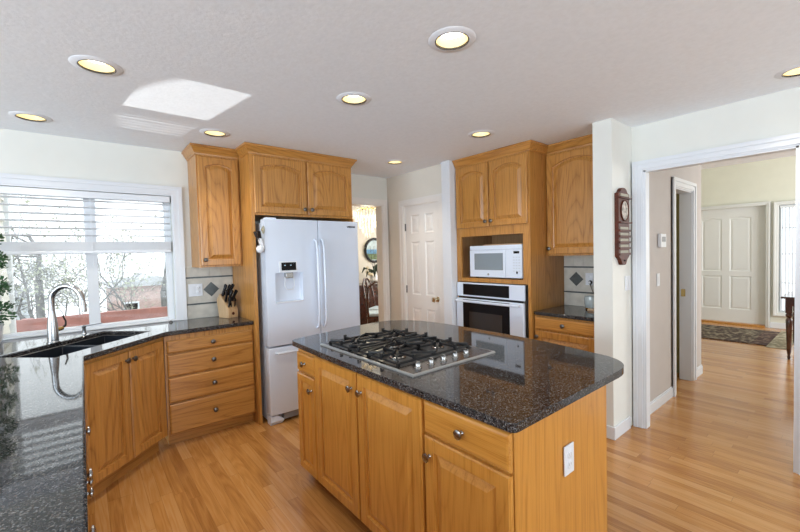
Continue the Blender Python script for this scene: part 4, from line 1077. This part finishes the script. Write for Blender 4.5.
for lx in (-.72, .42):
    for ly in (-.35, .35): MB().lathe([(.02, 0), (.03, .4), (.035, .72)], (lx, ly, 0), 2, 12).build('leg', M_MAHOG, dt, smooth=True)
def dchair(x, y, rz, label):
    t = thing('dining_chair', label, 'chair', (x, y, 0), rz, 'dark dining chairs with pale cushions')
    MB().box(-.22, .22, -.21, .21, .42, .455).build('seat', M_MAHOG, t, bevel=.008); MB().box(-.205, .205, -.195, .195, .455, .50).build('cushion', M_CLOTH, t, bevel=.015)
    for lx in (-.19, .19):
        MB().tube([(lx, -.19, 0), (lx, -.18, .42)], [.014, .022], 8).build('leg', M_MAHOG, t, smooth=True); MB().tube([(lx, .22, 0), (lx, .18, .42)], [.014, .022], 8).build('leg', M_MAHOG, t, smooth=True)
    MB().tube([(-.19, .18, .42), (-.21, .22, .72), (-.19, .26, .93), (-.08, .28, 1.02), (.08, .28, 1.02), (.19, .26, .93), (.21, .22, .72), (.19, .18, .42)], .018, 8).build('back_frame', M_MAHOG, t, smooth=True)
    MB().tube([(0, .19, .44), (-.03, .23, .65), (.03, .26, .85), (0, .28, 1.0)], [.035, .02, .03, .02], 8).build('splat', M_MAHOG, t, smooth=True)
    return t
dchair(3.83, 5.22, 2.55, 'dark arched back dining chair with pale cushion, nearest the doorway')
dchair(4.15, 5.62, .6, 'dark arched back dining chair with pale cushion, before the sideboard')

# ------------------------------------------------------------------ outdoors beyond the kitchen window
g = B(-30, 30, 7.05, 60, -8.2, -8.0).build('ground', M_GRASS); struct(g)
wg = thing('house_wing', 'white sided house wall close outside the left of the window', 'building', (-1.70, 4.7, -5))
mb = MB().box(-1.15, 1.15, -.5, .5, 0, 8.5)
for k in range(44): mb.prism([(-.5-.018, .02+k*.19), (-.5, .20+k*.19), (-.5, .02+k*.19)], 0, -1.15, 1.15); mb.prism([(1.15+.018, .02+k*.19), (1.15, .20+k*.19), (1.15, .02+k*.19)], 1, -.5, .5)
mb.build('siding', M_SIDING, wg); MB().box(1.13, 1.19, .44, .54, 0, 8.5).build('corner_board', M_TRIM, wg)
dk = thing('deck_railing', 'red brown painted deck rail running outside the kitchen window', 'railing', (.5, 6.0, -.2))
MB().box(-1.9, .47, -.03, .03, .865, 1.035).build('rail_board', M_REDWD, dk, bevel=.003)
for x in (-1.85, -1.0, -.235, .235): MB().box(x-.045, x+.045, .03, .12, -7.8, 1.035).build('post_and_glint_clip', M_REDWD, dk)  # last two posts added out of sight to clip the glint beam
hs = thing('neighbour_house', 'red brown neighbouring house wall beyond the trees, right of the window mullion', 'building', (1.6, 22.5, -8))
MB().box(-.68, 2.3, -2.5, 2.5, 0, 8.35).build('wall', M_BRICKH, hs); MB().prism([(-.8, 8.35), (2.5, 8.35), (.9, 8.75)], 1, -2.7, 2.7).build('roof', M_ROOF, hs)
for x in (-.3, 1.2): f_ = MB().box(x, x+.55, -2.55, -2.5, 6.7, 7.7).build('window_frame', M_TRIM, hs); MB().box(x+.06, x+.49, -2.57, -2.55, 6.77, 7.63).build('pane', M_GLOSSB, f_)
hs = thing('garage', 'pale grey neighbouring garage low behind the bare trees on the left', 'building', (-3.2, 22.5, -8))
MB().box(-2.0, 1.25, -2.5, 2.5, 0, 8.2).build('wall', plain('pale_grey_siding', (.52, .58, .62), .7), hs); MB().prism([(-2.2, 8.2), (1.45, 8.2), (-.4, 9.0)], 1, -2.7, 2.7).build('roof', M_ROOF, hs)
def tree(x, y, h, seed, label, lean=0, leaves=260, r0=.17, first=2.6):
    rnd = random.Random(seed); t = thing('bare_tree', label, 'tree', (x, y, -8.05), 0); mb = MB(); tips = []
    def grow(p, d, L, r, lev):
        n = 4; pts = [p]; rs = [r]; q = Vector(p); dd = Vector(d); w_ = .05 if lev == 0 else .2
        for k in range(n):
            dd = (dd+Vector((rnd.uniform(-w_, w_), rnd.uniform(-w_, w_), rnd.uniform(-.05, .08)))).normalized(); q = q+dd*L/n
            pts.append(tuple(q)); rs.append(r*(1-.38*(k+1)/n))
            if lev >= 3: tips.append(tuple(q))
        mb.tube(pts, rs, 7 if lev < 2 else (5 if lev < 4 else 3), lev < 1)
        if lev < 6:
            kids = 5 if lev == 0 else (3 if lev < 5 else 2)
            for k in range(kids):
                a = rnd.uniform(0, 2*PI); sp = rnd.uniform(.5, 1.1)
                ax = dd.orthogonal().normalized(); ax.rotate(Matrix.Rotation(a, 3, dd)); nd = (dd+ax*sp+Vector((0, 0, .05))).normalized()
                at = 4 if k == 0 else (3 if lev == 0 else 1+k % 3)
                grow(pts[at], nd, (first if lev == 0 else L)*rnd.uniform(.62, .85), max(.0055, rs[at]*(.78 if k == 0 else .55)), lev+1)
    grow((0, 0, 0), (lean, 0, 1), h, r0, 0)
    mb.build('trunk_and_branches', M_BARK, t, smooth=True)
    lf = MB()
    for _ in range(leaves):
        p = Vector(rnd.choice(tips))+Vector([rnd.uniform(-.12, .12) for _ in range(3)])
        a, b = [Vector([rnd.uniform(-1, 1) for _ in range(3)]).normalized()*rnd.uniform(.015, .035) for _ in range(2)]
        lf.add([p-a-b, p+a-b, p+a+b, p-a+b], [(0, 1, 2, 3)])
    lf.build('spring_leaves', M_SPRIG, t); return t
tree(-.80, 14.6, 9.0, 11, 'bare grey tree with thick trunk behind the left window pane', 0, 2400, .15)
tree(2.0, 13.0, 8.6, 23, 'bare grey tree leafing out behind the right window pane', -.03, 2600, .15)
tree(-3.6, 19, 9.0, 5, 'pale thin tree standing farther off at the left of the window', 0, 1200, .14)
tree(5.6, 19, 9.4, 8, 'pale leafy tree farther off behind the right edge of the window', 0, 1500, .14)
